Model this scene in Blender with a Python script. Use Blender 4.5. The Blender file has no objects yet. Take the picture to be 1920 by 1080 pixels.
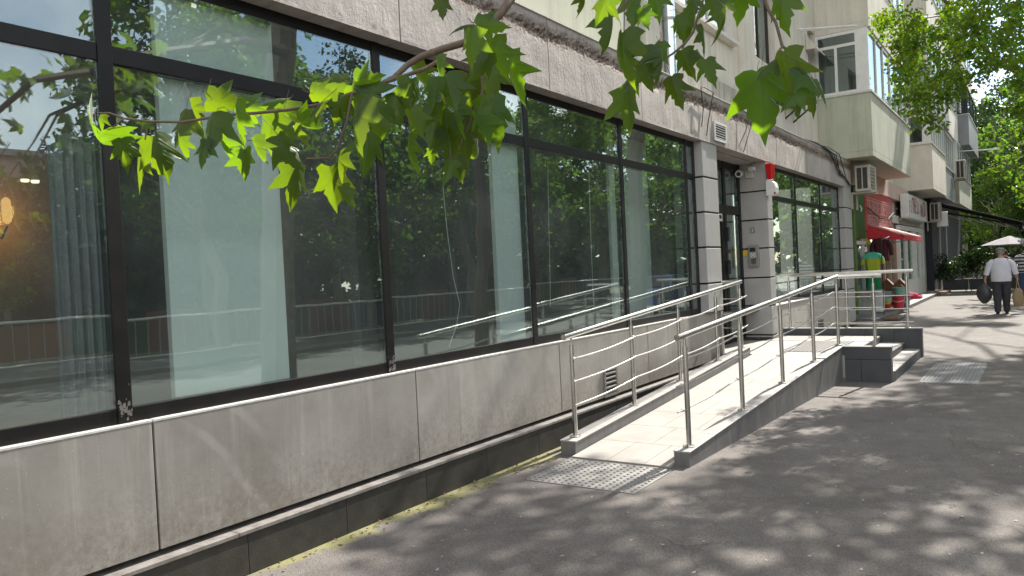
import bpy, bmesh, math, random
import numpy as np
from mathutils import Vector, Matrix, noise
R_ = math.radians
S = bpy.context.scene
COL = S.collection
random.seed(7)
RNG = np.random.default_rng(7)

# ------------------------------------------------------------------ camera
FPX = 1443.0
RW = np.array([[0.82480031, -0.03112901, -0.56456659],
               [0.56330263, -0.04117542, 0.82522405],
               [-0.04893468, -0.9986669, -0.01642644]])
CAM = np.array([0.0, 0.0, 1.6])
cd = bpy.data.cameras.new("camera"); cam = bpy.data.objects.new("camera", cd); COL.objects.link(cam)
cd.sensor_width = 36.0; cd.lens = FPX / 1920 * 36.0
cd.clip_start = 0.05; cd.clip_end = 3000
mw = Matrix.Identity(4)
for i in range(3):
    mw[i][0] = RW[i, 0]; mw[i][1] = -RW[i, 1]; mw[i][2] = -RW[i, 2]; mw[i][3] = CAM[i]
cam.matrix_world = mw
S.camera = cam

def ray(x, y): return RW @ np.array([x - 960.0, y - 540.0, FPX])
def atY(x, y, Y):
    r = ray(x, y); return CAM + r * (Y - CAM[1]) / r[1]
def atX(x, y, X):
    r = ray(x, y); return CAM + r * (X - CAM[0]) / r[0]
def atD(x, y, d):
    r = ray(x, y); return CAM + r * d / FPX
def project(P):
    c = (np.asarray(P) - CAM) @ RW
    z = np.where(np.abs(c[..., 2]) < 1e-6, 1e-6, c[..., 2])
    return c[..., 0] / z * FPX + 960, c[..., 1] / z * FPX + 540, c[..., 2]

# ------------------------------------------------------------------ light
SUN = np.array([0.105, 0.70, 0.705]); SUN /= np.linalg.norm(SUN)
W = bpy.data.worlds.new("World"); S.world = W; W.use_nodes = True
nt = W.node_tree; nt.nodes.clear()
out = nt.nodes.new('ShaderNodeOutputWorld'); bg = nt.nodes.new('ShaderNodeBackground')
sky = nt.nodes.new('ShaderNodeTexSky'); sky.sky_type = 'NISHITA'; sky.sun_disc = False
sky.sun_elevation = math.asin(SUN[2]); sky.sun_rotation = math.atan2(SUN[0], SUN[1])
sky.air_density = 1.0; sky.dust_density = 0.6
tc = nt.nodes.new('ShaderNodeTexCoord'); nz = nt.nodes.new('ShaderNodeTexNoise')
nz.inputs['Scale'].default_value = 2.2; nz.inputs['Detail'].default_value = 6
cr = nt.nodes.new('ShaderNodeValToRGB'); cr.color_ramp.elements[0].position = .40; cr.color_ramp.elements[1].position = .62
mx = nt.nodes.new('ShaderNodeMix'); mx.data_type = 'RGBA'
mx.inputs['B'].default_value = (10.5, 10.3, 10.0, 1)
nt.links.new(tc.outputs['Generated'], nz.inputs['Vector']); nt.links.new(nz.outputs['Fac'], cr.inputs['Fac'])
nt.links.new(cr.outputs['Color'], mx.inputs['Factor']); nt.links.new(sky.outputs['Color'], mx.inputs['A'])
nt.links.new(mx.outputs['Result'], bg.inputs['Color']); bg.inputs['Strength'].default_value = 0.12
nt.links.new(bg.outputs['Background'], out.inputs['Surface'])
sl = bpy.data.lights.new("sun", 'SUN'); sl.energy = 5.0; sl.angle = R_(0.53); sl.color = (1.0, .95, .87)
so = bpy.data.objects.new("sun", sl); COL.objects.link(so)
so.rotation_euler = Vector(tuple(-SUN)).to_track_quat('-Z', 'Y').to_euler()
so.location = (0, 0, 40)
S.view_settings.view_transform = 'Standard'; S.view_settings.look = 'None'
S.view_settings.exposure = 1.12; S.view_settings.gamma = 1
try:
    S.cycles.use_denoising = True
    S.cycles.max_bounces = 8; S.cycles.diffuse_bounces = 4; S.cycles.glossy_bounces = 4
    S.cycles.transparent_max_bounces = 16; S.cycles.transmission_bounces = 4
    S.cycles.caustics_reflective = False; S.cycles.caustics_refractive = False
    S.cycles.sample_clamp_indirect = 6.0
except Exception:
    pass

# ------------------------------------------------------------------ materials
class NT:
    def __init__(s, name):
        s.m = bpy.data.materials.new(name); s.m.use_nodes = True; s.t = s.m.node_tree
        s.t.nodes.clear(); s.o = s.t.nodes.new('ShaderNodeOutputMaterial')
        s.g = s.n('ShaderNodeNewGeometry'); s.pos = s.g.outputs['Position']
    def n(s, ty, **kw):
        x = s.t.nodes.new(ty)
        for k, v in kw.items(): setattr(x, k, v)
        return x
    def l(s, a, b): s.t.links.new(a, b)
    def pr(s, c=(.5, .5, .5), rough=.6, metal=0, spec=.4):
        p = s.n('ShaderNodeBsdfPrincipled'); s.p = p
        p.inputs['Base Color'].default_value = (*c, 1); p.inputs['Roughness'].default_value = rough
        p.inputs['Metallic'].default_value = metal; p.inputs['Specular IOR Level'].default_value = spec
        s.l(p.outputs['BSDF'], s.o.inputs['Surface']); return p
    def scaled(s, sc):
        v = s.n('ShaderNodeVectorMath', operation='MULTIPLY'); s.l(s.pos, v.inputs[0]); v.inputs[1].default_value = sc
        return v.outputs[0]
    def noise(s, scale, detail=4, rough=.6, vec=None, dist=0):
        x = s.n('ShaderNodeTexNoise'); x.inputs['Scale'].default_value = scale; x.inputs['Detail'].default_value = detail
        x.inputs['Roughness'].default_value = rough; x.inputs['Distortion'].default_value = dist
        s.l(vec or s.pos, x.inputs['Vector']); return x.outputs['Fac']
    def ramp(s, f, a, b, ca=(0, 0, 0), cb=(1, 1, 1)):
        r = s.n('ShaderNodeValToRGB'); s.l(f, r.inputs['Fac'])
        e = r.color_ramp.elements; e[0].position = a; e[1].position = b; e[0].color = (*ca, 1); e[1].color = (*cb, 1)
        return r.outputs['Color']
    def mix(s, f, a, b, mode='MIX'):
        x = s.n('ShaderNodeMix', data_type='RGBA', blend_type=mode)
        for k, v in (('Factor', f), ('A', a), ('B', b)):
            if isinstance(v, (int, float)): x.inputs[k].default_value = v
            elif isinstance(v, tuple): x.inputs[k].default_value = (*v, 1)
            else: s.l(v, x.inputs[k])
        return x.outputs['Result']
    def math(s, op, a, b=0., clamp=False):
        x = s.n('ShaderNodeMath', operation=op, use_clamp=clamp)
        for i, v in enumerate((a, b)):
            if isinstance(v, (int, float)): x.inputs[i].default_value = v
            else: s.l(v, x.inputs[i])
        return x.outputs[0]
    def xyz(s):
        x = s.n('ShaderNodeSeparateXYZ'); s.l(s.pos, x.inputs[0]); return x.outputs
    def band(s, v, a, b, soft):
        """1 inside a..b"""
        m1 = s.n('ShaderNodeMapRange'); s.l(v, m1.inputs[0]); m1.inputs[1].default_value = a - soft; m1.inputs[2].default_value = a + soft
        m2 = s.n('ShaderNodeMapRange'); s.l(v, m2.inputs[0]); m2.inputs[1].default_value = b + soft; m2.inputs[2].default_value = b - soft
        return s.math('MULTIPLY', m1.outputs[0], m2.outputs[0])
    def bump(s, h, strength=.3, dist=.01):
        b = s.n('ShaderNodeBump'); b.inputs['Strength'].default_value = strength; b.inputs['Distance'].default_value = dist
        s.l(h, b.inputs['Height']); s.l(b.outputs['Normal'], s.p.inputs['Normal'])

def M(name, c, rough=.6, metal=0, c2=None, sc=6, lo=.35, hi=.7, bump=None, spec=.4, streak=None, fine=None):
    t = NT(name); p = t.pr(c, rough, metal, spec); col = None
    if c2 is not None:
        col = t.mix(t.ramp(t.noise(sc, 5), lo, hi), c, c2)
    if fine:
        col = t.mix(t.math('MULTIPLY', t.ramp(t.noise(fine[0], 3), .4, .65), fine[2]), col if col is not None else c, fine[1])
    if streak:
        f = t.ramp(t.noise(1.0, 5, .65, t.scaled((streak[0], streak[0], streak[1]))), .48, .75)
        col = t.mix(t.math('MULTIPLY', f, streak[3]), col if col is not None else c, streak[2])
    if col is not None: t.l(col, p.inputs['Base Color'])
    if bump: t.bump(t.noise(bump[0], 4), bump[1], bump[2])
    return t.m

def panel_mat():
    t = NT("stained_fibre_cement"); p = t.pr((.36, .345, .315), .40, 0, .5)
    oi = t.n('ShaderNodeObjectInfo'); X = t.xyz()
    col = t.mix(t.ramp(t.noise(1.7, 6, .65), .32, .72), (.345, .328, .297), (.225, .210, .184))
    hs = t.n('ShaderNodeHueSaturation'); t.l(col, hs.inputs['Color']); t.l(t.math('ADD', t.math('MULTIPLY', oi.outputs['Random'], .22), .88), hs.inputs['Value']); col = hs.outputs[0]
    st = t.ramp(t.noise(1.0, 6, .7, t.scaled((4, 9, .5))), .50, .74)
    col = t.mix(t.math('MULTIPLY', st, .45), col, (.47, .45, .41))
    st = t.ramp(t.noise(1.0, 6, .7, t.scaled((4, 26, .9))), .58, .72)
    col = t.mix(t.math('MULTIPLY', st, .5), col, (.20, .185, .16))
    # wiped, swirling dust marks
    w = t.n('ShaderNodeTexWave', wave_type='RINGS'); w.inputs['Scale'].default_value = 1.3; w.inputs['Distortion'].default_value = 3; w.inputs['Detail'].default_value = 2; w.inputs['Detail Scale'].default_value = .9
    t.l(t.scaled((.6, .8, 1.5)), w.inputs['Vector'])
    wm = t.math('MULTIPLY', t.ramp(w.outputs['Fac'], .80, .98), t.ramp(t.noise(1.3, 3), .5, .64))
    col = t.mix(t.math('MULTIPLY', wm, .22), col, (.50, .48, .45))
    # dirt splashed up from the pavement
    hz_ = t.n('ShaderNodeMapRange'); t.l(X[2], hz_.inputs[0]); hz_.inputs[1].default_value = .74; hz_.inputs[2].default_value = .26
    dm = t.math('MULTIPLY', hz_.outputs[0], t.ramp(t.noise(30, 6, .75), .40, .66))
    col = t.mix(t.math('MULTIPLY', dm, .85), col, (.16, .128, .096))
    sp = t.ramp(t.noise(75, 2), .70, .74); col = t.mix(t.math('MULTIPLY', sp, .5), col, (.55, .53, .49))
    sp = t.ramp(t.noise(48, 2, .5, t.scaled((1, 1, .7))), .72, .75); col = t.mix(t.math('MULTIPLY', sp, .7), col, (.10, .085, .07))
    t.l(col, p.inputs['Base Color']); t.l(t.ramp(t.noise(3, 5), .3, .7, (.34,) * 3, (.55,) * 3), p.inputs['Roughness'])
    t.bump(t.noise(240, 3), .25, .002); return t.m
m_panel = panel_mat()
m_panel_pale = M("pale_wall_panel", (.50, .47, .42), .5, c2=(.42, .39, .35), sc=3, bump=(200, .2, .002), streak=(8, .6, (.36, .34, .3), .4))
m_pillar = M("pillar_tile", (.42, .41, .395), .45, c2=(.36, .35, .335), sc=3, bump=(150, .15, .002), streak=(12, .5, (.34, .32, .29), .5))
m_gap = M("dark_joint", (.015, .014, .013), .9)
m_plinth = M("plinth_tile", (.017, .0155, .013), .65, c2=(.036, .033, .027), sc=9, bump=(160, .5, .004), fine=(300, (.22, .20, .15), .14))
m_ledge = M("stone_ledge", (.225, .205, .19), .7, c2=(.13, .118, .105), sc=12, bump=(120, .3, .003))
m_sill = M("bright_sill", (.62, .60, .55), .5, c2=(.45, .43, .39), sc=15)
m_frame = M("dark_bronze_frame", (.0065, .006, .0062), .42, c2=(.012, .011, .0105), sc=8, spec=.28)
m_frame_dirty = M("weathered_bronze_frame", (.02, .018, .017), .5, c2=(.10, .085, .075), sc=18, lo=.5, hi=.75)
m_soffit = M("soffit_plaster", (.40, .38, .35), .7, c2=(.30, .28, .26), sc=4)
m_steel = M("brushed_stainless", (.62, .60, .57), .24, 1.0, c2=(.52, .50, .47), sc=10, spec=.5)
m_tile = M("ramp_tile", (.345, .322, .292), .6, c2=(.27, .25, .224), sc=3.5, bump=(130, .2, .002), fine=(220, (.3, .29, .27), .35))
m_kerb = M("grey_kerb_tile", (.115, .112, .11), .55, c2=(.155, .15, .143), sc=4, bump=(120, .2, .002), streak=(9, 1.2, (.23, .22, .2), .5))
m_kerbdark = M("charcoal_wall_tile", (.055, .057, .062), .55, c2=(.075, .076, .08), sc=4, bump=(120, .2, .002))
m_wall = M("beige_plaster", (.66, .62, .535), .85, c2=(.56, .525, .455), sc=1.6, bump=(90, .3, .005), streak=(6, .35, (.36, .335, .285), .5))
m_wallold = M("weathered_plaster", (.42, .40, .35), .9, c2=(.30, .285, .25), sc=3, bump=(70, .4, .005), streak=(11, .5, (.12, .11, .09), .9))
m_green = M("greenish_plaster", (.47, .475, .375), .85, c2=(.39, .40, .315), sc=1.5, bump=(90, .25, .004), streak=(7, .45, (.25, .25, .195), .55))
m_pinkplaster = M("pink_plaster", (.52, .40, .34), .8, c2=(.44, .33, .28), sc=3)
m_white = M("white_plastic", (.70, .70, .68), .4, c2=(.62, .61, .58), sc=8)
m_whiteold = M("old_white_paint", (.58, .57, .53), .6, c2=(.45, .43, .39), sc=8, streak=(14, 1, (.3, .28, .24), .5))
m_greyplate = M("grey_sheet", (.30, .31, .32), .5, c2=(.24, .25, .26), sc=2, streak=(10, .3, (.2, .2, .2), .5))
m_black = M("black_paint", (.012, .013, .016), .5, c2=(.018, .02, .024), sc=5)
m_awncloth = M("matt_black_fabric", (.010, .010, .011), .95, c2=(.016, .016, .017), sc=5, spec=.08)
m_navy = M("dark_navy_facade", (.010, .014, .024), .55, c2=(.016, .02, .03), sc=4)
m_ac = M("ac_casing", (.50, .47, .41), .55, c2=(.42, .39, .33), sc=6)
m_acgrill = M("ac_grille", (.035, .03, .026), .6, c2=(.06, .05, .045), sc=20)
m_signgreen = M("green_shop_panel", (.028, .09, .012), .5, c2=(.02, .06, .01), sc=4)
m_signred = M("red_sign_panel", (.42, .055, .06), .5, c2=(.33, .04, .045), sc=5)
m_red = M("red_awning_fabric", (.55, .03, .04), .7, c2=(.42, .02, .03), sc=6)
m_awntop = M("sunlit_awning_top", (.62, .36, .33), .8, c2=(.5, .25, .23), sc=6)  # paler than the valance: sunlight on the top put into its colour
m_signwhite = M("white_sign_face", (.66, .67, .66), .4, c2=(.6, .6, .58), sc=5)
m_letter = M("red_lettering", (.24, .025, .02), .5)
m_copper = M("copper_paint", (.42, .27, .20), .5, c2=(.34, .2, .15), sc=9)
m_redlens = M("red_siren_lens", (.55, .015, .02), .2, c2=(.42, .01, .015), sc=30)
m_yellow = M("yellow_sticker", (.70, .48, .04), .5)
m_blue = M("blue_ink", (.03, .08, .30), .5)
m_boardteal = M("pale_board", (.84, .88, .86), .8, c2=(.80, .84, .82), sc=1.5)
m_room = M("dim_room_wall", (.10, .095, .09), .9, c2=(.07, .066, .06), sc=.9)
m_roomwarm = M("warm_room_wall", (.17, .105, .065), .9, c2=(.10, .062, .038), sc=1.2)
m_curtain = M("grey_curtain", (.34, .35, .36), .9, c2=(.26, .27, .28), sc=5)
m_bark = M("plane_bark", (.16, .135, .105), .9, c2=(.27, .245, .19), sc=7, bump=(30, .5, .02))
m_twig = M("brown_twig", (.085, .055, .035), .7, c2=(.12, .085, .055), sc=40)
m_petiole = M("pale_petiole", (.15, .15, .05), .6)
m_rubber = M("black_rubber", (.015, .015, .015), .8)
m_cable = M("black_cable", (.012, .012, .012), .6)
m_tact = M("tactile_tile", (.27, .258, .24), .65, c2=(.20, .192, .18), sc=8)
m_tactdot = M("tactile_stud", (.19, .182, .172), .6)
m_grate = M("ribbed_grey_tile", (.13, .128, .126), .6, c2=(.17, .165, .16), sc=6)
m_skin = M("skin", (.42, .25, .18), .55, c2=(.37, .21, .15), sc=20)
m_shirt = M("white_shirt", (.66, .66, .72), .85, c2=(.58, .58, .65), sc=7)
m_trouser = M("charcoal_trousers", (.035, .036, .042), .85, c2=(.05, .05, .058), sc=8)
m_hair = M("grey_hair", (.30, .29, .27), .8, c2=(.2, .19, .18), sc=60)
m_darkhair = M("dark_hair", (.02, .017, .014), .7)
m_cap = M("grey_cap", (.19, .19, .18), .9, c2=(.14, .14, .13), sc=40)
m_bagblack = M("grey_plastic_bag", (.035, .035, .038), .35, c2=(.06, .06, .063), sc=12)
m_bagtan = M("tan_bag", (.34, .26, .16), .8, c2=(.25, .18, .1), sc=10)
m_jeans = M("blue_jeans", (.03, .05, .11), .85)
m_umb = M("grey_parasol_cloth", (.27, .25, .275), .85, c2=(.23, .215, .235), sc=3)
m_planter = M("dark_planter_box", (.022, .024, .026), .5, c2=(.03, .032, .034), sc=4)
m_carpaint = M("white_car_paint", (.6, .6, .6), .25, spec=.6)
m_wood = M("wooden_crate", (.17, .09, .05), .7, c2=(.11, .06, .035), sc=12)
m_galv = M("galvanised_sheet", (.36, .35, .33), .45, .6, c2=(.25, .24, .22), sc=7)
m_pipe = M("shiny_zinc_pipe", (.62, .70, .76), .18, 1.0, c2=(.5, .58, .64), sc=5)
m_farwall = M("pinkish_far_wall", (.44, .33, .28), .9, c2=(.38, .28, .24), sc=.4)
m_roadgrey = M("road_asphalt", (.10, .097, .093), .85, c2=(.14, .135, .13), sc=.5, bump=(70, .4, .01), fine=(40, (.2, .2, .19), .3))
m_ground = M("earth_ground", (.11, .10, .075), .95, c2=(.07, .085, .04), sc=.3)
def plain(name, c, r=.6): return M(name, c, r, c2=tuple(v * .75 for v in c), sc=9)

# striped shirt
t = NT("striped_polo"); p = t.pr((.1, .1, .1), .9)
f = t.math('FRACT', t.math('MULTIPLY', t.xyz()[2], 9.0))
t.l(t.mix(t.ramp(f, .45, .5), (.02, .022, .035), (.42, .43, .44)), p.inputs['Base Color']); m_stripe = t.m

# ombre sweater (yellow to green, cloth dye)
t = NT("ombre_knit"); p = t.pr((.3, .3, .05), .95)
r = t.n('ShaderNodeValToRGB'); mr = t.n('ShaderNodeMapRange'); t.l(t.xyz()[2], mr.inputs[0]); mr.inputs[1].default_value = .95; mr.inputs[2].default_value = 1.62
t.l(mr.outputs[0], r.inputs['Fac']); e = r.color_ramp.elements
e[0].position = 0; e[0].color = (.01, .16, .06, 1); e[1].position = 1; e[1].color = (.08, .42, .30, 1)
for pp, cc in ((.42, (.02, .2, .05, 1)), (.48, (.30, .38, .02, 1)), (.86, (.36, .40, .03, 1))):
    q = e.new(pp); q.color = cc
t.l(r.outputs['Color'], p.inputs['Base Color']); m_ombre = t.m

# asphalt pavement with moss strip and specks
def asphalt():
    t = NT("worn_asphalt"); p = t.pr((.1, .1, .1), .82, 0, .3)
    col = t.mix(t.ramp(t.noise(.8, 5), .35, .7), (.176, .157, .143), (.235, .212, .194))
    col = t.mix(t.math('MULTIPLY', t.ramp(t.noise(5, 5), .4, .7), .45), col, (.112, .098, .087))
    v = t.n('ShaderNodeTexVoronoi'); v.inputs['Scale'].default_value = 120; t.l(t.pos, v.inputs['Vector'])
    col = t.mix(t.math('MULTIPLY', t.ramp(v.outputs['Distance'], .25, .7), .55), col, (.055, .05, .046))
    col = t.mix(t.math('MULTIPLY', t.ramp(t.noise(1.1, 3, .5, None, 1.5), .56, .60), .30), col, (.085, .075, .067))
    col = t.mix(t.math('MULTIPLY', t.ramp(t.noise(2.6, 4, .6), .62, .70), .35), col, (.235, .212, .192))
    cw = t.n('ShaderNodeTexVoronoi', feature='DISTANCE_TO_EDGE'); cw.inputs['Scale'].default_value = .55; cv = t.n('ShaderNodeVectorMath', operation='ADD'); nn_ = t.n('ShaderNodeTexNoise'); nn_.inputs['Scale'].default_value = 3.5; nn_.inputs['Detail'].default_value = 5; t.l(t.pos, nn_.inputs['Vector']); sc_ = t.n('ShaderNodeVectorMath', operation='SCALE'); sc_.inputs['Scale'].default_value = .35; t.l(nn_.outputs['Color'], sc_.inputs[0]); t.l(t.pos, cv.inputs[0]); t.l(sc_.outputs[0], cv.inputs[1]); t.l(cv.outputs[0], cw.inputs['Vector'])
    crk = t.math('MULTIPLY', t.ramp(cw.outputs['Distance'], .0025, .006, (1, 1, 1), (0, 0, 0)), t.ramp(t.noise(.9, 2), .5, .56))
    col = t.mix(t.math('MULTIPLY', crk, .35), col, (.03, .027, .024))
    v2 = t.n('ShaderNodeTexVoronoi'); v2.inputs['Scale'].default_value = 55; t.l(t.pos, v2.inputs['Vector'])
    sp = t.math('MULTIPLY', t.ramp(v2.outputs['Distance'], .10, .22, (1, 1, 1), (0, 0, 0)), t.ramp(v2.outputs['Color'], .72, .76))
    col = t.mix(t.math('MULTIPLY', sp, .55), col, (.36, .34, .31))
    # dirt and moss along the plinth foot
    X = t.xyz()
    edge = t.math('ADD', t.math('SUBTRACT', X[0], -3.64), t.math('MULTIPLY', t.math('SUBTRACT', t.noise(3.5, 5), .5), -.55))
    mr = t.n('ShaderNodeMapRange'); t.l(edge, mr.inputs[0]); mr.inputs[1].default_value = .12; mr.inputs[2].default_value = .03
    by = t.band(X[1], 2.2, 6.4, .7)
    moss = t.math('MULTIPLY', t.math('MULTIPLY', mr.outputs[0], by), t.ramp(t.noise(14, 5), .25, .5))
    col = t.mix(moss, col, t.mix(t.noise(40, 3), (.17, .165, .055), (.25, .235, .13)))
    t.l(col, p.inputs['Base Color'])
    h = t.math('ADD', t.noise(190, 3), t.math('MULTIPLY', v.outputs['Distance'], -.8))
    t.bump(h, .55, .006); return t.m
m_asphalt = asphalt()

def fascia_mat():
    t = NT("weathered_concrete"); p = t.pr((.4, .4, .4), .88, 0, .3)
    X = t.xyz()
    col = t.mix(t.ramp(t.noise(1.3, 6), .35, .7), (.475, .438, .40), (.325, .297, .268))
    st = t.ramp(t.noise(1.0, 6, .7, t.scaled((3, 16, 1.1))), .45, .72)
    col = t.mix(t.math('MULTIPLY', st, .6), col, (.24, .205, .18))
    st2 = t.ramp(t.noise(1.0, 6, .7, t.scaled((2, 34, 2))), .55, .7)
    col = t.mix(t.math('MULTIPLY', st2, .4), col, (.60, .57, .54))
    # crumbled band near the top
    b = t.band(t.math('ADD', X[2], t.math('MULTIPLY', t.math('SUBTRACT', t.noise(6, 5), .5), .16)), 3.72, 3.865, .04)
    cr = t.math('MULTIPLY', b, t.ramp(t.noise(26, 6, .75), .30, .52))
    col = t.mix(cr, col, t.mix(t.ramp(t.noise(45, 5), .4, .6), (.055, .036, .026), (.26, .20, .155)))
    lo = t.math('MULTIPLY', t.band(X[2], 3.30, 3.36, .03), t.ramp(t.noise(9, 6, .7), .52, .66))
    col = t.mix(t.math('MULTIPLY', lo, .7), col, (.12, .09, .07))
    t.l(col, p.inputs['Base Color'])
    t.bump(t.math('ADD', t.math('MULTIPLY', t.noise(28, 6), 1.4), t.noise(120, 3)), .8, .010); return t.m
m_fascia = fascia_mat()

def glass(name, tint=(.80, .88, .86), lo=.10, hi=.7, dirt=.06):
    t = NT(name)
    lw = t.n('ShaderNodeLayerWeight'); lw.inputs['Blend'].default_value = .5
    f = t.math('ADD', t.math('MULTIPLY', t.math('POWER', lw.outputs['Facing'], 3.2), hi), lo, True)
    tr = t.n('ShaderNodeBsdfTransparent'); tr.inputs['Color'].default_value = (*tint, 1)
    gl = t.n('ShaderNodeBsdfGlossy'); gl.inputs['Roughness'].default_value = .006; gl.inputs['Color'].default_value = (.86, .95, .93, 1)
    b = t.n('ShaderNodeBump'); b.inputs['Strength'].default_value = .012; b.inputs['Distance'].default_value = .05
    t.l(t.noise(1.6, 2), b.inputs['Height']); t.l(b.outputs['Normal'], gl.inputs['Normal'])
    m1 = t.n('ShaderNodeMixShader'); t.l(f, m1.inputs[0]); t.l(tr.outputs[0], m1.inputs[1]); t.l(gl.outputs[0], m1.inputs[2])
    # faint dust film with streaks
    df = t.n('ShaderNodeBsdfDiffuse'); df.inputs['Color'].default_value = (.40, .45, .44, 1)
    m2 = t.n('ShaderNodeMixShader')
    st = t.math('ADD', t.math('MULTIPLY', t.ramp(t.noise(1.1, 5, .6), .3, .8), .6), t.math('MULTIPLY', t.ramp(t.noise(1.0, 5, .65, t.scaled((6, 6, 1.2))), .5, .85), .25))
    t.l(t.math('ADD', t.math('MULTIPLY', st, dirt), dirt * .3), m2.inputs[0]); t.l(m1.outputs[0], m2.inputs[1]); t.l(df.outputs[0], m2.inputs[2])
    t.l(m2.outputs[0], t.o.inputs['Surface']); return t.m
m_glass = glass("shop_glass", (.92, .975, .96), .17, .5, .085)
m_glass2 = glass("home_window_glass", (.6, .65, .66), .16, .6)

def leafmat(name, top, trans, k=.5, gloss=.12):
    t = NT(name)
    rnd = t.g.outputs['Random Per Island']
    hs = t.n('ShaderNodeHueSaturation'); hs.inputs['Color'].default_value = (*top, 1)
    t.l(t.math('ADD', t.math('MULTIPLY', rnd, .06), .47), hs.inputs['Hue']); t.l(t.math('ADD', t.math('MULTIPLY', rnd, .7), .65), hs.inputs['Value'])
    hs2 = t.n('ShaderNodeHueSaturation'); hs2.inputs['Color'].default_value = (*trans, 1)
    t.l(t.math('ADD', t.math('MULTIPLY', rnd, .05), .475), hs2.inputs['Hue']); t.l(t.math('ADD', t.math('MULTIPLY', rnd, .6), .7), hs2.inputs['Value'])
    d = t.n('ShaderNodeBsdfDiffuse'); t.l(hs.outputs[0], d.inputs['Color'])
    tr = t.n('ShaderNodeBsdfTranslucent'); t.l(hs2.outputs[0], tr.inputs['Color'])
    m1 = t.n('ShaderNodeMixShader'); m1.inputs[0].default_value = k; t.l(d.outputs[0], m1.inputs[1]); t.l(tr.outputs[0], m1.inputs[2])
    g = t.n('ShaderNodeBsdfGlossy'); g.inputs['Roughness'].default_value = .38; g.inputs['Color'].default_value = (.9, .95, .9, 1)
    fr = t.n('ShaderNodeLayerWeight'); fr.inputs['Blend'].default_value = .3
    m2 = t.n('ShaderNodeMixShader'); t.l(t.math('ADD', t.math('MULTIPLY', fr.outputs['Facing'], gloss), gloss * .35), m2.inputs[0])
    t.l(m1.outputs[0], m2.inputs[1]); t.l(g.outputs[0], m2.inputs[2]); t.l(m2.outputs[0], t.o.inputs['Surface']); return t.m
m_leaf_plane = leafmat("plane_leaf", (.03, .07, .012), (.30, .50, .012), .5, .06)
def leaf_near():
    t = NT("veined_plane_leaf"); rnd = t.g.outputs['Random Per Island']
    at = t.n('ShaderNodeAttribute', attribute_name='leafuv'); sx = t.n('ShaderNodeSeparateXYZ'); t.l(at.outputs['Vector'], sx.inputs[0])
    ax = t.math('ABSOLUTE', sx.outputs[0]); y = sx.outputs[1]
    d2 = t.math('ABSOLUTE', t.math('SUBTRACT', t.math('MULTIPLY', ax, .62), t.math('MULTIPLY', t.math('SUBTRACT', y, .06), .78)))
    mainv = t.ramp(t.math('MINIMUM', ax, d2), .006, .024, (1, 1, 1), (0, 0, 0))
    side = t.ramp(t.math('SINE', t.math('MULTIPLY', t.math('SUBTRACT', y, t.math('MULTIPLY', ax, .75)), 52)), .86, .99)
    vein = t.math('ADD', t.math('MULTIPLY', mainv, .8), t.math('MULTIPLY', side, .35), True)
    mot = t.noise(14, 4)
    def hue(c, a, b):
        hs = t.n('ShaderNodeHueSaturation'); hs.inputs['Color'].default_value = (*c, 1)
        t.l(t.math('ADD', t.math('MULTIPLY', rnd, .035), .482), hs.inputs['Hue']); t.l(t.math('ADD', t.math('MULTIPLY', rnd, a), b), hs.inputs['Value']); return hs.outputs[0]
    dcol = t.mix(t.math('MULTIPLY', vein, .5), t.mix(t.math('MULTIPLY', mot, .5), hue((.020, .050, .009), .6, .7), (.012, .032, .007)), (.07, .11, .035))
    tcol = t.mix(t.math('MULTIPLY', vein, .6), t.mix(t.math('MULTIPLY', mot, .4), hue((.27, .43, .007), .5, .72), (.18, .32, .007)), (.16, .30, .02))
    d = t.n('ShaderNodeBsdfDiffuse'); t.l(dcol, d.inputs['Color']); tr = t.n('ShaderNodeBsdfTranslucent'); t.l(tcol, tr.inputs['Color'])
    m1 = t.n('ShaderNodeMixShader'); m1.inputs[0].default_value = .5; t.l(d.outputs[0], m1.inputs[1]); t.l(tr.outputs[0], m1.inputs[2])
    g = t.n('ShaderNodeBsdfGlossy'); g.inputs['Roughness'].default_value = .42
    bp = t.n('ShaderNodeBump'); bp.inputs['Strength'].default_value = .5; bp.inputs['Distance'].default_value = .004; t.l(vein, bp.inputs['Height']); t.l(bp.outputs[0], g.inputs['Normal']); t.l(bp.outputs[0], d.inputs['Normal'])
    lw = t.n('ShaderNodeLayerWeight'); lw.inputs['Blend'].default_value = .25
    m2 = t.n('ShaderNodeMixShader'); t.l(t.math('ADD', t.math('MULTIPLY', lw.outputs['Fresnel'], .35), .012), m2.inputs[0])
    t.l(m1.outputs[0], m2.inputs[1]); t.l(g.outputs[0], m2.inputs[2]); t.l(m2.outputs[0], t.o.inputs['Surface']); return t.m
m_leaf_near = leaf_near()
m_leaf_elm = leafmat("small_leaf", (.022, .052, .010), (.27, .44, .010), .46, .04)
m_leaf_far = leafmat("woodland_leaf", (.032, .065, .016), (.17, .30, .018), .45, .04)
m_leaf_dark = leafmat("evergreen_leaf", (.018, .040, .013), (.05, .10, .012), .25, .06)

def emit(name, c, s):
    t = NT(name); e = t.n('ShaderNodeEmission'); e.inputs['Color'].default_value = (*c, 1); e.inputs['Strength'].default_value = s
    t.l(e.outputs[0], t.o.inputs['Surface']); return t.m
m_lamp = emit("warm_lamp_glow", (1.0, .52, .16), .55)
m_spot = emit("ceiling_spot_glow", (1.0, .80, .5), 1.3)

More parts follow.
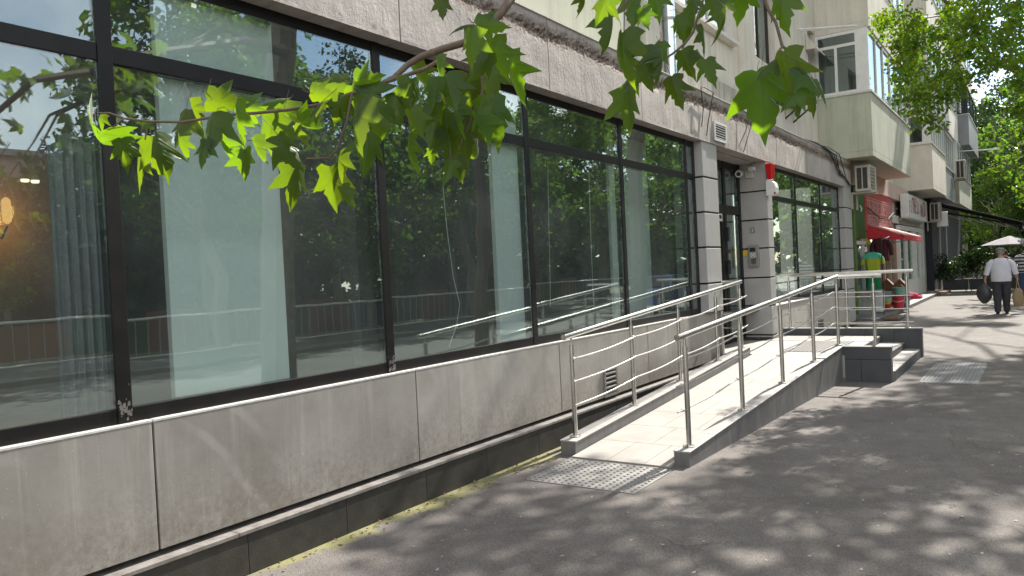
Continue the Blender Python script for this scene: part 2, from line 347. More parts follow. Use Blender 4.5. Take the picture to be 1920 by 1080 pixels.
# ------------------------------------------------------------------ mesh helpers
class MB:
    def __init__(s): s.v = []; s.f = []
    def add(s, vs, fs):
        o = len(s.v); s.v += [tuple(map(float, p)) for p in vs]; s.f += [tuple(i + o for i in f) for f in fs]; return s
    def box(s, x0, x1, y0, y1, z0, z1):
        if x0 > x1: x0, x1 = x1, x0
        if y0 > y1: y0, y1 = y1, y0
        if z0 > z1: z0, z1 = z1, z0
        return s.add([(x0, y0, z0), (x1, y0, z0), (x1, y1, z0), (x0, y1, z0), (x0, y0, z1), (x1, y0, z1), (x1, y1, z1), (x0, y1, z1)],
                     [(3, 2, 1, 0), (4, 5, 6, 7), (0, 1, 5, 4), (1, 2, 6, 5), (2, 3, 7, 6), (3, 0, 4, 7)])
    def hexa(s, lo, hi):
        """two quads (same winding, counter-clockwise seen from hi side)"""
        return s.add(list(lo) + list(hi), [(3, 2, 1, 0), (4, 5, 6, 7), (0, 1, 5, 4), (1, 2, 6, 5), (2, 3, 7, 6), (3, 0, 4, 7)])
    def prism(s, poly, axis, a, b):
        """poly: 2-D points of the two other axes (in order), extruded from a to b on axis"""
        n = len(poly)
        def mk(u, v, w):
            return {'x': (w, u, v), 'y': (u, w, v), 'z': (u, v, w)}[axis]
        vs = [mk(u, v, a) for u, v in poly] + [mk(u, v, b) for u, v in poly]
        fs = [tuple(range(n - 1, -1, -1)), tuple(range(n, 2 * n))] + [(i, (i + 1) % n, n + (i + 1) % n, n + i) for i in range(n)]
        return s.add(vs, fs)
    def tube(s, pts, r, seg=10, cap=True):
        pts = [Vector(p) for p in pts]; n = len(pts)
        rs = r if isinstance(r, (list, tuple)) else [r] * n
        up = None; rings = []
        o = len(s.v)
        for i, p in enumerate(pts):
            d = (pts[min(i + 1, n - 1)] - pts[max(i - 1, 0)])
            if d.length < 1e-9: d = Vector((0, 0, 1))
            d.normalize()
            if up is None:
                a = Vector((0, 0, 1)) if abs(d.z) < .9 else Vector((1, 0, 0))
                up = d.cross(a).normalized()
            else:
                up = (up - d * up.dot(d)).normalized()
            w = d.cross(up)
            for k in range(seg):
                t = 2 * math.pi * k / seg
                q = p + (up * math.cos(t) + w * math.sin(t)) * rs[i]; s.v.append(tuple(q))
        for i in range(n - 1):
            for k in range(seg):
                a = o + i * seg + k; b = o + i * seg + (k + 1) % seg
                s.f.append((a, b, b + seg, a + seg))
        if cap:
            s.f.append(tuple(o + k for k in range(seg - 1, -1, -1))); s.f.append(tuple(o + (n - 1) * seg + k for k in range(seg)))
        return s
    def lathe(s, prof, c, seg=20, axis='z'):
        o = len(s.v); n = len(prof)
        for r, h in prof:
            for k in range(seg):
                t = 2 * math.pi * k / seg; a, b = r * math.cos(t), r * math.sin(t)
                s.v.append((c[0] + a, c[1] + b, c[2] + h) if axis == 'z' else ((c[0] + h, c[1] + a, c[2] + b) if axis == 'x' else (c[0] + a, c[1] + h, c[2] + b)))
        for i in range(n - 1):
            for k in range(seg):
                a = o + i * seg + k; b = o + i * seg + (k + 1) % seg; s.f.append((a, b, b + seg, a + seg))
        s.f.append(tuple(o + k for k in range(seg - 1, -1, -1))); s.f.append(tuple(o + (n - 1) * seg + k for k in range(seg)))
        return s
    def ball(s, c, rx, ry, rz, nu=14, nv=9):
        o = len(s.v)
        for j in range(1, nv):
            ph = math.pi * j / nv
            for i in range(nu):
                th = 2 * math.pi * i / nu
                s.v.append((c[0] + rx * math.sin(ph) * math.cos(th), c[1] + ry * math.sin(ph) * math.sin(th), c[2] + rz * math.cos(ph)))
        for j in range(nv - 2):
            for i in range(nu):
                a = o + j * nu + i; b = o + j * nu + (i + 1) % nu; s.f.append((a, a + nu, b + nu, b))
        s.f.append(tuple(o + i for i in range(nu))); s.f.append(tuple(o + (nv - 2) * nu + i for i in range(nu - 1, -1, -1)))
        return s

def wloc(o):
    l = Vector((0, 0, 0))
    while o is not None: l += o.location; o = o.parent
    return l

def mesh(name, mb, mat, parent=None, bevel=0, smooth=False, loc=None):
    """mb is in world coordinates; loc = origin (world) of the new object"""
    if loc is None:
        v = np.array(mb.v); lo, hi = v.min(0), v.max(0)
        loc = ((lo[0] + hi[0]) / 2, (lo[1] + hi[1]) / 2, lo[2])
    loc = Vector(loc)
    me = bpy.data.meshes.new(name)
    me.from_pydata([(p[0] - loc.x, p[1] - loc.y, p[2] - loc.z) for p in mb.v], [], mb.f)
    me.materials.append(mat); me.update()
    if smooth:
        me.polygons.foreach_set('use_smooth', [True] * len(me.polygons))
    o = bpy.data.objects.new(name, me); COL.objects.link(o)
    if parent is not None:
        o.parent = parent; o.location = loc - wloc(parent)
    else: o.location = loc
    if bevel:
        b = o.modifiers.new('bevel', 'BEVEL'); b.width = bevel; b.segments = 2; b.limit_method = 'ANGLE'
    if smooth:
        try: me.set_sharp_from_angle(angle=R_(40))
        except Exception: pass
    return o

def tag(o, label, cat, group=None, kind=None):
    o['label'] = label; o['category'] = cat
    if group: o['group'] = group
    if kind: o['kind'] = kind
    return o
def thing(name, loc, label, cat, group=None):
    o = bpy.data.objects.new(name, None); COL.objects.link(o); o.location = loc; o.empty_display_size = .2
    return tag(o, label, cat, group)
def struct(o):
    o['kind'] = 'structure'; return o
def text(name, s, loc, size, mat, parent, normal='x', sx=1.0, ext=.004, shear=0):
    c = bpy.data.curves.new(name, 'FONT'); c.body = s; c.size = size; c.extrude = ext; c.offset = .004; c.align_x = 'CENTER'; c.align_y = 'CENTER'; c.shear = shear
    tmp = bpy.data.objects.new(name, c); COL.objects.link(tmp)
    bpy.context.view_layer.update()
    me = bpy.data.meshes.new_from_object(tmp.evaluated_get(bpy.context.evaluated_depsgraph_get()))
    bpy.data.objects.remove(tmp); bpy.data.curves.remove(c)
    me.materials.clear(); me.materials.append(mat); me.name = name
    for v in me.vertices:
        a, b, d = v.co.x * sx, v.co.y, v.co.z
        # facing +x : reader sees +y to the left..right = -(-y)
        v.co = (d, a, b) if normal == 'x' else (a, -d, b)
    o = bpy.data.objects.new(name, me); COL.objects.link(o); o.parent = parent; o.location = Vector(loc) - wloc(parent)
    return o

def copy_thing(o, loc, label, rz=0, sc=1):
    c = o.copy(); COL.objects.link(c); c.location = loc; c.rotation_euler = (0, 0, rz); c.scale = (sc, sc, sc); c['label'] = label
    for ch in o.children:
        d = ch.copy(); COL.objects.link(d); d.parent = c
        for g in ch.children:
            e = g.copy(); COL.objects.link(e); e.parent = d
    return c

# ================================================================== SETTING
b = MB().box(-420, 420, -60, 900, -.6, -.12); struct(mesh("ground", b, m_ground))
b = MB().box(-3.70, 3.0, -14, 62, -.3, 0.0); struct(mesh("sidewalk", b, m_asphalt))
b = MB().box(3.16, 9.0, -60, 300, -.3, -.105); struct(mesh("road", b, m_roadgrey))
b = MB().box(9.16, 12.5, -60, 300, -.3, 0.0); struct(mesh("opposite_sidewalk", b, m_roadgrey))
b = MB().box(-30, 3.0, 62.01, 300, -.3, -.02); struct(mesh("park_lawn", b, M("dull_lawn", (.035, .05, .018), .95, c2=(.06, .06, .03), sc=.6)))
kb = m_ledge
for x0 in (3.003, 9.003):
    b = MB()
    for k in range(70):
        y = -14 + k * 1.0
        b.box(x0, x0 + .154, y, y + .99, -.3, .012)
    struct(mesh("kerb", b, kb, bevel=.012))

# ================================================================== BUILDING
B = thing("apartment_building", (-3.7, 10, 0), "long beige apartment block with glazed ground floor, concrete band and jutting balconies", "building")
XG = -3.80      # glass plane
XP = -3.75      # base panel face
# --- base panels
js = [-1.84, .17, 2.18, 4.19, 6.22, 8.21, 10.58]
for i in range(len(js) - 1):
    mesh("base_panel", MB().box(XP - .10, XP, js[i] + .006, js[i + 1] - .006, .285, .94), m_panel, B, bevel=.004)
mesh("base_backing", MB().box(-4.0, XP - .102, -1.9, 10.55, 0, .93), m_gap, B)
b = MB()
for i in range(len(js) - 1):
    b.box(-3.86, XP + .002, js[i] + .004, js[i + 1] - .004, .941, .956)
mesh("sill_ledge", b, m_sill, B, bevel=.003)
b = MB(); y = -1.9; k = 0
while y < 10.5:
    w = .78 if k % 2 else .74
    b.box(-3.86, -3.69, y + .003, min(y + w, 10.5), 0.0, .228); y += w; k += 1
mesh("plinth", b, m_plinth, B, bevel=.004)
b = MB(); y = -1.9
while y < 10.5:
    b.box(-3.86, -3.682, y + .002, min(y + 1.5, 10.5), .229, .252); y += 1.5
mesh("plinth_ledge", b, m_ledge, B, bevel=.003)
# --- shop window 1
WR = random.Random(12)
def shopwin(ms, z0, zt, z1, xg, label=None, fw=.075):
    """ms: mullion centre list; z0 bottom, zt transom centre, z1 top"""
    b = MB(); fx0, fx1 = xg - .06, xg + .02
    for i, y in enumerate(ms):
        b.box(fx0, fx1, y - fw / 2, y + fw / 2, z0, z1)
    for i in range(len(ms) - 1):
        a, c = ms[i] + fw / 2 + .0005, ms[i + 1] - fw / 2 - .0005
        b.box(fx0 + .004, fx1 - .006, a, c, z0, z0 + .075); b.box(fx0 + .004, fx1 - .006, a, c, zt - .045, zt + .045); b.box(fx0 + .004, fx1 - .006, a, c, z1 - .07, z1)
    fr = mesh("shop_window_frame", b, m_frame, B, bevel=.004)
    for i in range(len(ms) - 1):
        a, c = ms[i] + fw / 2 + .001, ms[i + 1] - fw / 2 - .001
        for za, zb in ((z0 + .076, zt - .046), (zt + .046, z1 - .071)):     # each pane sits a touch out of true
            e = [WR.uniform(-.0055, .0055) for _ in range(4)]
            q = [(a, za, e[0]), (c, za, e[1]), (c, zb, e[2]), (a, zb, e[0] + e[2] - e[1])]
            pb = MB().add([(xg - .005 + d, y, z) for y, z, d in q] + [(xg + .005 + d, y, z) for y, z, d in q], [(3, 2, 1, 0), (4, 5, 6, 7), (0, 1, 5, 4), (1, 2, 6, 5), (2, 3, 7, 6), (3, 0, 4, 7)])
            mesh("glass_pane", pb, m_glass, fr)
    return fr
MS = [-1.76, .15, 2.06, 3.98, 5.88, 7.80, 9.72]
shopwin(MS + [10.0], .957, 2.80, 3.279, XG)
# weathered foot of two mullions (flaking paint)
for y in (2.06, 3.98):
    b = MB()
    rr = random.Random(int(y * 10))
    for k in range(26):
        z = .975 + abs(rr.gauss(0, .06)); yy = y + rr.uniform(-.034, .034); s = rr.uniform(.002, .009)
        b.add([(XG + .0212, yy - s, z - s * 1.2), (XG + .0212, yy + s, z - s), (XG + .0232, yy + s * .6, z + s * 2), (XG + .0222, yy - s * .7, z + s * 1.4)], [(0, 1, 2, 3)])
    mesh("paint_flakes", b, m_ledge, B)["kind"] = "stuff"
# --- interior
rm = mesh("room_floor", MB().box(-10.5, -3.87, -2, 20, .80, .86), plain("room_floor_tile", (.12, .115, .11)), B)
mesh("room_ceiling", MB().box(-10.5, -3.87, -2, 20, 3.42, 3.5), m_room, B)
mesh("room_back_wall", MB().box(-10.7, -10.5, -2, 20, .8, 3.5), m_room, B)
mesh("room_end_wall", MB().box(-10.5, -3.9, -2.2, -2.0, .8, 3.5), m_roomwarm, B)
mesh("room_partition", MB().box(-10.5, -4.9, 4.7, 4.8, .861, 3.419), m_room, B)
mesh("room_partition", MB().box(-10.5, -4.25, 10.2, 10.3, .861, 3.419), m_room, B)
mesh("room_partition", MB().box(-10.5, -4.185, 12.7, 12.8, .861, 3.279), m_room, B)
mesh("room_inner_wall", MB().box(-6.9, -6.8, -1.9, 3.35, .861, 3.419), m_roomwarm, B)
# --- fascia panels with real crumbled surface
fj = [-2.0, .05, 2.06, 4.10, 6.11, 8.12, 9.93, 10.38, 11.95, 13.6, 15.7, 17.8, 20.02]
def fascia_panel(y0, y1):
    st = .028 if y0 < 14 else .045
    ny = max(2, int((y1 - y0) / st)); nz = 28 if y0 < 14 else 22
    z0, z1 = 3.28, 3.94
    vs = []; fs = []
    for j in range(nz + 1):
        z = z0 + (z1 - z0) * j / nz
        for i in range(ny + 1):
            y = y0 + (y1 - y0) * i / ny
            d = .004 * noise.noise(Vector((y * 6, z * 6, 1.3)))
            zz = z + .05 * noise.noise(Vector((y * 2.2, 4.4, 0)))
            w = math.exp(-((zz - 3.80) / .055) ** 2)
            if .02 < w:
                d += w * (-.024 + .05 * noise.noise(Vector((y * 21, z * 26, 3))) + .018 * noise.noise(Vector((y * 55, z * 55, 8))))
            if i in (0, ny) or j in (0, nz): d = 0
            vs.append((-3.65 + d, y, z))
    n1 = ny + 1
    for j in range(nz):
        for i in range(ny):
            a = j * n1 + i; fs.append((a, a + 1, a + n1 + 1, a + n1))
    b = MB().add(vs, fs)
    # body behind the rough face
    xb = -3.84
    o = len(b.v)
    c = [0, ny, (nz + 1) * n1 - 1, nz * n1]
    back = [(xb, y0, z0), (xb, y1, z0), (xb, y1, z1), (xb, y0, z1)]; b.v += back
    bot = list(range(0, n1)); top = [nz * n1 + i for i in range(n1)]
    b.f += [(o + 3, o + 2, o + 1, o)]
    b.f.append(tuple(bot[::-1]) + (o, o + 1)); b.f.append(tuple(top) + (o + 2, o + 3))
    L = [j * n1 for j in range(nz + 1)]; Rr = [j * n1 + ny for j in range(nz + 1)]
    b.f.append(tuple(L) + (o + 3, o)); b.f.append(tuple(Rr[::-1]) + (o + 1, o + 2))
    return mesh("fascia_panel", b, m_fascia, B)
for i in range(len(fj) - 1): fascia_panel(fj[i] + .006, fj[i + 1] - .006)
mesh("fascia_core", MB().box(-4.3, -3.842, -2, 20, 3.281, 3.93), m_gap, B)
mesh("fascia_flashing", MB().box(-4.18, -3.632, -2, 20, 3.941, 3.953), m_sill, B)
mesh("entrance_soffit", MB().box(-4.12, -3.842, 10.63, 12.93, 3.262, 3.279), m_soffit, B)
# --- pillars (stacked tile blocks with dark joints)
def pillar(y0, y1, x0, x1, zb, zt=3.279):
    zs = [3.27, 2.80, 2.325, 1.85, 1.36, .89, .40]
    zs = [z for z in zs if z > zb + .05] + [zb]
    b = MB()
    for i in range(len(zs) - 1):
        b.box(x0, x1, y0, y1, zs[i + 1] + .012, zs[i] - .012 if i else zt)
    core = mesh("pillar", b, m_pillar, B, bevel=.006)
    mesh("pillar_joint", MB().box(x0 + .008, x1 - .012, y0 + .012, y1 - .012, zb, zt - .01), m_gap, core)
pillar(10.03, 10.60, -4.1, -3.668, .957)
pillar(12.95, 13.24, -4.22, -3.66, .345)
pillar(19.15, 19.95, -4.1, -3.655, .10)
mesh("base_side_wall", MB().box(-4.15, -3.70, 10.585, 10.62, .345, .94), m_panel, B)
# --- entrance door
D = mesh("entrance_door", MB(), m_frame, B, loc=(-4.12, 11.5, .34)) if False else None
b = MB()
for y0, y1 in ((10.63, 10.70), (12.10, 12.20), (12.86, 12.945)): b.box(-4.18, -4.10, y0, y1, .345, 3.26)
for y0, y1 in ((10.701, 12.099), (12.201, 12.859)):
    b.box(-4.175, -4.105, y0, y1, .345, .45); b.box(-4.175, -4.105, y0, y1, 2.42, 2.56); b.box(-4.175, -4.105, y0, y1, 3.16, 3.26)
b.box(-4.172, -4.108, 11.98, 12.095, .455, 2.415)
D = mesh("entrance_door", b, m_frame, B, bevel=.004)
for y0, y1, z0, z1 in ((10.705, 11.975, .455, 2.415), (12.205, 12.855, .455, 2.415), (10.705, 12.095, 2.565, 3.155), (12.205, 12.855, 2.565, 3.155)):
    mesh("door_glass", MB().box(-4.146, -4.134, y0, y1, z0, z1), m_glass, D)
mesh("door_handle", MB().tube([(-4.10, 12.04, 1.2), (-4.06, 12.04, 1.2), (-4.06, 12.04, 1.6), (-4.10, 12.04, 1.6)], .012, 8), m_black, D, smooth=True)
for z in (1.45, 1.98): mesh("door_lock", MB().box(-4.107, -4.06, 12.12, 12.18, z, z + .22), m_black, D, bevel=.004)
# --- second window (right of the entrance)
mesh("base_wall", MB().box(-4.0, -3.68, 13.245, 19.145, .0, .86), m_panel_pale, B, bevel=.004)
mesh("sill_ledge", MB().box(-4.0, -3.665, 13.245, 19.145, .861, .88), m_sill, B, bevel=.003)
shopwin([13.29, 15.26, 17.29, 19.11], .881, 2.735, 3.279, XG)
mesh("plinth", MB().box(-4.0, -3.64, 13.72, 20.0, .0, .10), m_plinth, B)

# --- upper walls  (x = -4.2 face)
XU = -4.2
def wallbox(y0, y1, z0, z1, x1=XU, m=m_wall, name="upper_wall", x0=-4.9):
    return mesh(name, MB().box(x0, x1, y0, y1, z0, z1), m, B)
wallbox(-2, 6.13, 3.954, 20.0, XU, m_green)
wallbox(6.15, 9.55, 3.954, 20.0, XU, m_green)
wallbox(9.56, 10.48, 3.954, 20.0, XU + .02)
# window bay : recessed
wallbox(10.485, 13.83, 3.954, 4.62, XU - .02, m_wallold)
wallbox(10.485, 13.83, 4.621, 5.40, XU - .10)
wallbox(10.485, 10.75, 5.401, 7.2, XU - .10); wallbox(13.4, 13.83, 5.401, 7.2, XU - .10); wallbox(10.485, 13.83, 7.201, 20.0, XU - .10)
wallbox(13.835, 14.50, 3.954, 20.0, XU); wallbox(15.86, 17.2, 3.954, 20.0, XU)
wallbox(14.505, 15.855, 3.954, 5.45, XU - .004); wallbox(14.505, 15.855, 6.95, 20.0, XU - .004)
wallbox(17.21, 18.1, 3.954, 20.0, XU - .02); wallbox(18.105, 19.45, 3.954, 5.4, XU - .03); wallbox(18.105, 18.75, 5.401, 20.0, XU - .03)
wallbox(18.755, 19.45, 7.0, 20.0, XU - .03)
wallbox(19.455, 52, 3.954, 20.0, XU - .04)
def homewin(y0, y1, z0, z1, x, nv=2, fm=m_white, fw=.06, transom=None, name="window", axis='x', deep=True):
    """window in a plane x=const (axis x) or y=const (axis y, then y0..y1 are x values and x is the y plane)"""
    def bx(mb, a, c, d, e, t0, t1):
        return mb.box(x + t0, x + t1, a, c, d, e) if axis == 'x' else mb.box(a, c, x - t1, x - t0, d, e)
    b = MB(); w = (y1 - y0) / nv
    for i in range(nv + 1):
        yc = y0 + w * i; lo = max(y0, yc - fw / 2); hi = min(y1, yc + fw / 2)
        if i == 0: lo, hi = y0, y0 + fw
        if i == nv: lo, hi = y1 - fw, y1
        bx(b, lo, hi, z0, z1, -.05, .0)
    for i in range(nv):
        lo = y0 + w * i + (fw if i == 0 else fw / 2) + .0005; hi = y0 + w * (i + 1) - (fw if i == nv - 1 else fw / 2) - .0005
        bx(b, lo, hi, z0, z0 + fw, -.048, -.003); bx(b, lo, hi, z1 - fw, z1, -.048, -.003)
        if transom: bx(b, lo, hi, transom - fw / 2, transom + fw / 2, -.048, -.003)
    fr = mesh(name, b, fm, B)
    g = MB(); bx(g, y0 + fw * .5, y1 - fw * .5, z0 + fw * .5, z1 - fw * .5, -.032, -.024); mesh("window_pane", g, m_glass2, fr)
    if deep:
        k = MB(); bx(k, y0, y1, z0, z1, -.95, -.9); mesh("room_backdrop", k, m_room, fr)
    return fr
homewin(10.755, 13.395, 5.47, 7.19, XU - .16, 3)
mesh("window_sill", MB().box(XU - .2, XU + .03, 10.6, 13.5, 5.401, 5.46), m_sill, B)
homewin(14.51, 15.85, 5.455, 6.945, XU - .12, 2, M("brown_window_frame", (.035, .022, .016), .5))
homewin(18.76, 19.44, 5.405, 6.99, XU - .15, 1, m_white)
# --- balconies
def balcony(y0, y1, xf, z0, zp, zw, mat, wins, side=True, base="balcony", glazed=True, wmat=m_white, coping=True):
    """boxed balcony: slab+parapet z0..zp, glazing zp..zw, front face x = xf, back at the wall"""
    xb = XU - .038
    b = MB()
    th = .12
    b.box(xb, xf, y0, y1, z0, z0 + .14)
    b.box(xf - th, xf, y0, y1, z0 + .1405, zp); b.box(xb, xf - th - .0005, y0, y0 + th, z0 + .1405, zp); b.box(xb, xf - th - .0005, y1 - th, y1, z0 + .1405, zp)
    bo = mesh(base, b, mat, B, bevel=.008)
    if coping:
        c = MB(); c.box(xf - .2, xf + .03, y0 - .03, y1 + .03, zp + .001, zp + .045); c.box(xb, xf - .2005, y0 - .03, y0 + .17, zp + .001, zp + .045)
        mesh("coping", c, m_sill, bo)
    if glazed:
        zb = zp + .046
        f = MB(); w = .07
        n = wins
        for i in range(n + 1):
            yc = y0 + .02 + (y1 - y0 - .04) * i / n; f.box(xf - .09, xf - .02, yc - w / 2 + (w / 2 if i == 0 else 0) - (w / 2 if i == n else 0), yc + w / 2 + (w / 2 if i == 0 else 0) - (w / 2 if i == n else 0), zb, zw)
        L = (y1 - y0 - .04) / n
        for i in range(n):
            a = y0 + .02 + L * i + (w if i == 0 else w / 2) + .0005; c = y0 + .02 + L * (i + 1) - (w if i == n - 1 else w / 2) - .0005
            f.box(xf - .088, xf - .022, a, c, zb, zb + .07); f.box(xf - .088, xf - .022, a, c, zw - .07, zw)
        # side (faces -y)
        if side:
            f.box(xf - .30, xf - .091, y0 + .02, y0 + .085, zb, zw); xm = (xb + xf - .28) / 2
            f.box(xm - .03, xm + .03, y0 + .022, y0 + .085, zb + .071, zw - .35); f.box(xb, xb + .06, y0 + .02, y0 + .085, zb, zw)
            f.box(xb + .061, xf - .301, y0 + .023, y0 + .083, zb, zb + .07); f.box(xb + .061, xf - .301, y0 + .023, y0 + .083, zw - .07, zw)
            f.box(xb + .061, xf - .301, y0 + .023, y0 + .083, zw - .349, zw - .28)
        fr = mesh("balcony_window", f, wmat, bo)
        mesh("window_pane", MB().box(xf - .06, xf - .05, y0 + .1, y1 - .1, zb + .03, zw - .03), m_glass2, fr)
        if side: mesh("window_pane", MB().box(xb + .03, xf - .28, y0 + .05, y0 + .06, zb + .03, zw - .03), m_glass2, fr)
    return bo
balcony(19.5, 26.0, -3.06, 3.955, 5.43, 6.93, m_green, 6)
balcony(19.52, 26.0, -3.05, 6.935, 8.4, 9.9, m_wall, 6)
balcony(31.3, 36.2, -2.99, 3.955, 5.56, 6.93, m_wall, 6)
balcony(36.25, 42.0, -3.10, 3.955, 5.30, 6.93, m_greyplate, 6, side=False)
balcony(42.1, 50.5, -2.95, 3.955, 5.32, 6.93, m_green, 6)
balcony(31.4, 38.5, -2.98, 6.935, 8.3, 9.8, m_greyplate, 6)
balcony(38.6, 44.0, -3.05, 6.96, 8.3, 9.8, m_wall, 5, side=False)
balcony(44.4, 51.5, -2.60, 6.96, 8.45, 9.9, m_greyplate, 3, wmat=m_black)
balcony(19.52, 26.0, -3.06, 9.92, 11.4, 12.9, m_green, 5)
balcony(31.4, 38.5, -3.0, 9.92, 11.35, 12.9, m_wall, 6)
balcony(38.6, 44.0, -3.05, 9.95, 11.3, 12.9, m_greyplate, 5, side=False)
balcony(44.4, 51.5, -2.8, 9.95, 11.35, 12.9, m_wall, 4)
balcony(31.4, 44.0, -3.0, 12.95, 14.4, 15.9, m_wall, 9)
mesh("building_end_wall", MB().box(-14, -4.24, 52.01, 52.3, 0, 20), m_wall, B)
# --- shops beyond the office
XS = -3.86
mesh("shop_wall", MB().box(-4.6, XS - .06, 20.03, 30.9, 0, 3.95), m_pinkplaster, B)
mesh("plaster_band", MB().box(XS - .055, XS + .10, 20.1, 30.9, 3.46, 3.952), m_pinkplaster, B, bevel=.01)
mesh("shop_wall", MB().box(-4.6, XS - .0, 30.95, 36.4, 0, 3.95), m_whiteold, B)
mesh("shop_wall", MB().box(-4.6, -3.60, 36.45, 52, 0, 3.95), m_navy, B)
# clothing shop : door and window
b = MB()
for y in (20.55, 22.35, 23.3): b.box(XS - .05, XS + .03, y, y + .1, .1, 2.06)
for y0, y1 in ((20.651, 22.349), (22.451, 23.299)): b.box(XS - .045, XS + .025, y0, y1, 1.96, 2.055)
f = mesh("shop_door_frame", b, m_whiteold, B)
mesh("door_glass", MB().box(XS - .02, XS - .01, 20.65, 23.3, .12, 1.97), m_glass, f)
b = MB()
for y in (24.3, 25.5, 26.7, 27.9): b.box(XS - .05, XS + .05, y, y + .13, .4, 2.2)
b.box(XS - .05, XS + .045, 23.6, 28.3, .32, .395); b.box(XS - .05, XS + .045, 23.6, 28.3, 2.201, 2.3)
f = mesh("shop_window_frame", b, m_copper, B)
mesh("glass_pane", MB().box(XS - .02, XS - .01, 23.6, 28.3, .4, 2.2), m_glass, f)
b = MB()
for y in (28.5, 30.2, 32.0, 32.7, 34.0, 34.9): b.box(XS - .02, XS + .09, y, y + .14, .12, 2.5)
b.box(XS - .02, XS + .08, 28.5, 35.04, .115, .75) ; b.box(XS - .02, XS + .085, 28.5, 35.04, 2.501, 2.65)
f = mesh("shop_door_frame", b, m_white, B)
mesh("door_glass", MB().box(XS + .02, XS + .03, 28.6, 34.9, .76, 2.5), m_glass, f)
b = MB()
for k in range(9): b.box(XS - .055, XS + .06, 27.0 + k * .95, 27.0 + k * .95 + .9, 2.70, 2.95)
mesh("louvre_band", b, m_whiteold, B)
mesh("shop_step", MB().box(XS, -3.25, 20.6, 34.8, .0, .11), m_kerb, B, bevel=.01)
mesh("shop_step", MB().box(XS, -3.05, 35.2, 37.2, .0, .10), m_copper, B, bevel=.01)
for y in (38.5, 41.5): mesh("pilaster", MB().box(-3.598, -3.52, y, y + .55, 0, 3.0), m_greyplate, B)

# ================================================================== THINGS ON THE BUILDING
def grille(y0, y1, z0, z1, x, label, n, mat=m_ledge):
    g = thing("vent_grille", (x, (y0 + y1) / 2, z0), label, "vent grille", "vent grilles on the facade")
    b = MB(); w = .03
    b.box(x, x + .018, y0, y0 + w, z0, z1); b.box(x, x + .018, y1 - w, y1, z0, z1); b.box(x, x + .017, y0 + w + .0005, y1 - w - .0005, z0, z0 + w); b.box(x, x + .017, y0 + w + .0005, y1 - w - .0005, z1 - w, z1)
    mesh("frame", b, mat, g)
    mesh("duct_opening", MB().box(x + .001, x + .004, y0 + w + .001, y1 - w - .001, z0 + w + .001, z1 - w - .001), m_gap, g)
    b = MB(); h = (z1 - z0 - 2 * w) / n
    for i in range(n):
        z = z0 + w + h * i + h * .15
        b.hexa([(x + .005, y0 + w + .001, z + h * .35), (x + .017, y0 + w + .001, z), (x + .017, y1 - w - .001, z), (x + .005, y1 - w - .001, z + h * .35)],
               [(x + .005, y0 + w + .001, z + h * .55), (x + .018, y0 + w + .001, z + h * .35), (x + .018, y1 - w - .001, z + h * .35), (x + .005, y1 - w - .001, z + h * .55)])
    mesh("slat", b, mat, g); return g
grille(7.07, 7.37, .285, .585, XP + .001, "small square vent grille in the grey base panel behind the ramp railing", 5)
grille(10.46, 10.95, 3.335, 3.60, -3.645, "white slatted vent grille in the concrete band above the entrance", 6, m_white)
grille(16.2, 16.6, .16, .40, -3.679, "tiny dark vent low in the pale wall behind the far railing", 3)

# siren, alarm box, camera, sensor, intercom, stickers
g = thing("alarm_siren", (-3.65, 12.9, 2.96), "red wedge-shaped alarm siren high on the pillar corner beside the entrance", "siren")
b = MB(); xs = (-3.655, -3.50)
b.hexa([(-3.63, 12.87, 2.965), (-3.54, 12.87, 2.965), (-3.54, 13.0, 2.965), (-3.63, 13.0, 2.965)], [(-3.655, 12.85, 3.23), (-3.525, 12.85, 3.23), (-3.525, 13.03, 3.23), (-3.655, 13.03, 3.23)])
mesh("lens", b, m_redlens, g, bevel=.02)
mesh("base_plate", MB().box(-3.656, -3.64, 12.955, 13.04, 2.98, 3.235), m_white, g)
g = thing("alarm_box", (-3.62, 12.95, 2.70), "white rounded alarm box right under the red siren", "alarm box")
b = MB(); pr = [(-3.655, 2.70), (-3.52, 2.70), (-3.50, 2.74), (-3.495, 2.83), (-3.52, 2.91), (-3.58, 2.955), (-3.655, 2.955)]
b.prism(pr, 'y', 12.87, 13.06); mesh("housing", b, m_white, g, bevel=.008)
mesh("indicator", MB().ball((-3.51, 12.865, 2.735), .018, .012, .018), m_redlens, g, smooth=True)
g = thing("security_camera", (-4.1, 12.9, 3.1), "white bullet security camera under the entrance soffit", "camera")
mesh("mount", MB().lathe([(.05, 0), (.05, .03), (.02, .04)], (-4.08, 12.945, 3.13), 12, 'y'), m_white, g)
mesh("body", MB().tube([(-4.08, 12.93, 3.14), (-4.06, 12.80, 3.12), (-4.04, 12.70, 3.09)], [.045, .058, .058], 14), m_white, g, smooth=True)
mesh("lens", MB().tube([(-4.0405, 12.702, 3.0905), (-4.039, 12.69, 3.087)], .035, 12), m_black, g)
g = thing("floodlight_sensor", (-3.92, 12.94, 3.03), "small white motion floodlight beside the security camera", "sensor light")
mesh("junction_box", MB().box(-4.0, -3.86, 12.90, 12.948, 3.03, 3.16), m_whiteold, g, bevel=.01)
mesh("lamp_head", MB().box(-3.92, -3.80, 12.80, 12.88, 3.13, 3.20), m_white, g, bevel=.015)
g = thing("intercom_panel", (-3.91, 12.93, 1.54), "metal intercom panel with dark screen on the entrance side wall", "intercom")
mesh("housing", MB().box(-4.0, -3.825, 12.905, 12.948, 1.54, 1.90), m_galv, g, bevel=.008)
mesh("screen", MB().box(-3.975, -3.88, 12.900, 12.9045, 1.80, 1.865), m_black, g)
mesh("notice", MB().box(-3.96, -3.88, 12.900, 12.9045, 1.705, 1.775), m_white, g)
rg = MB()
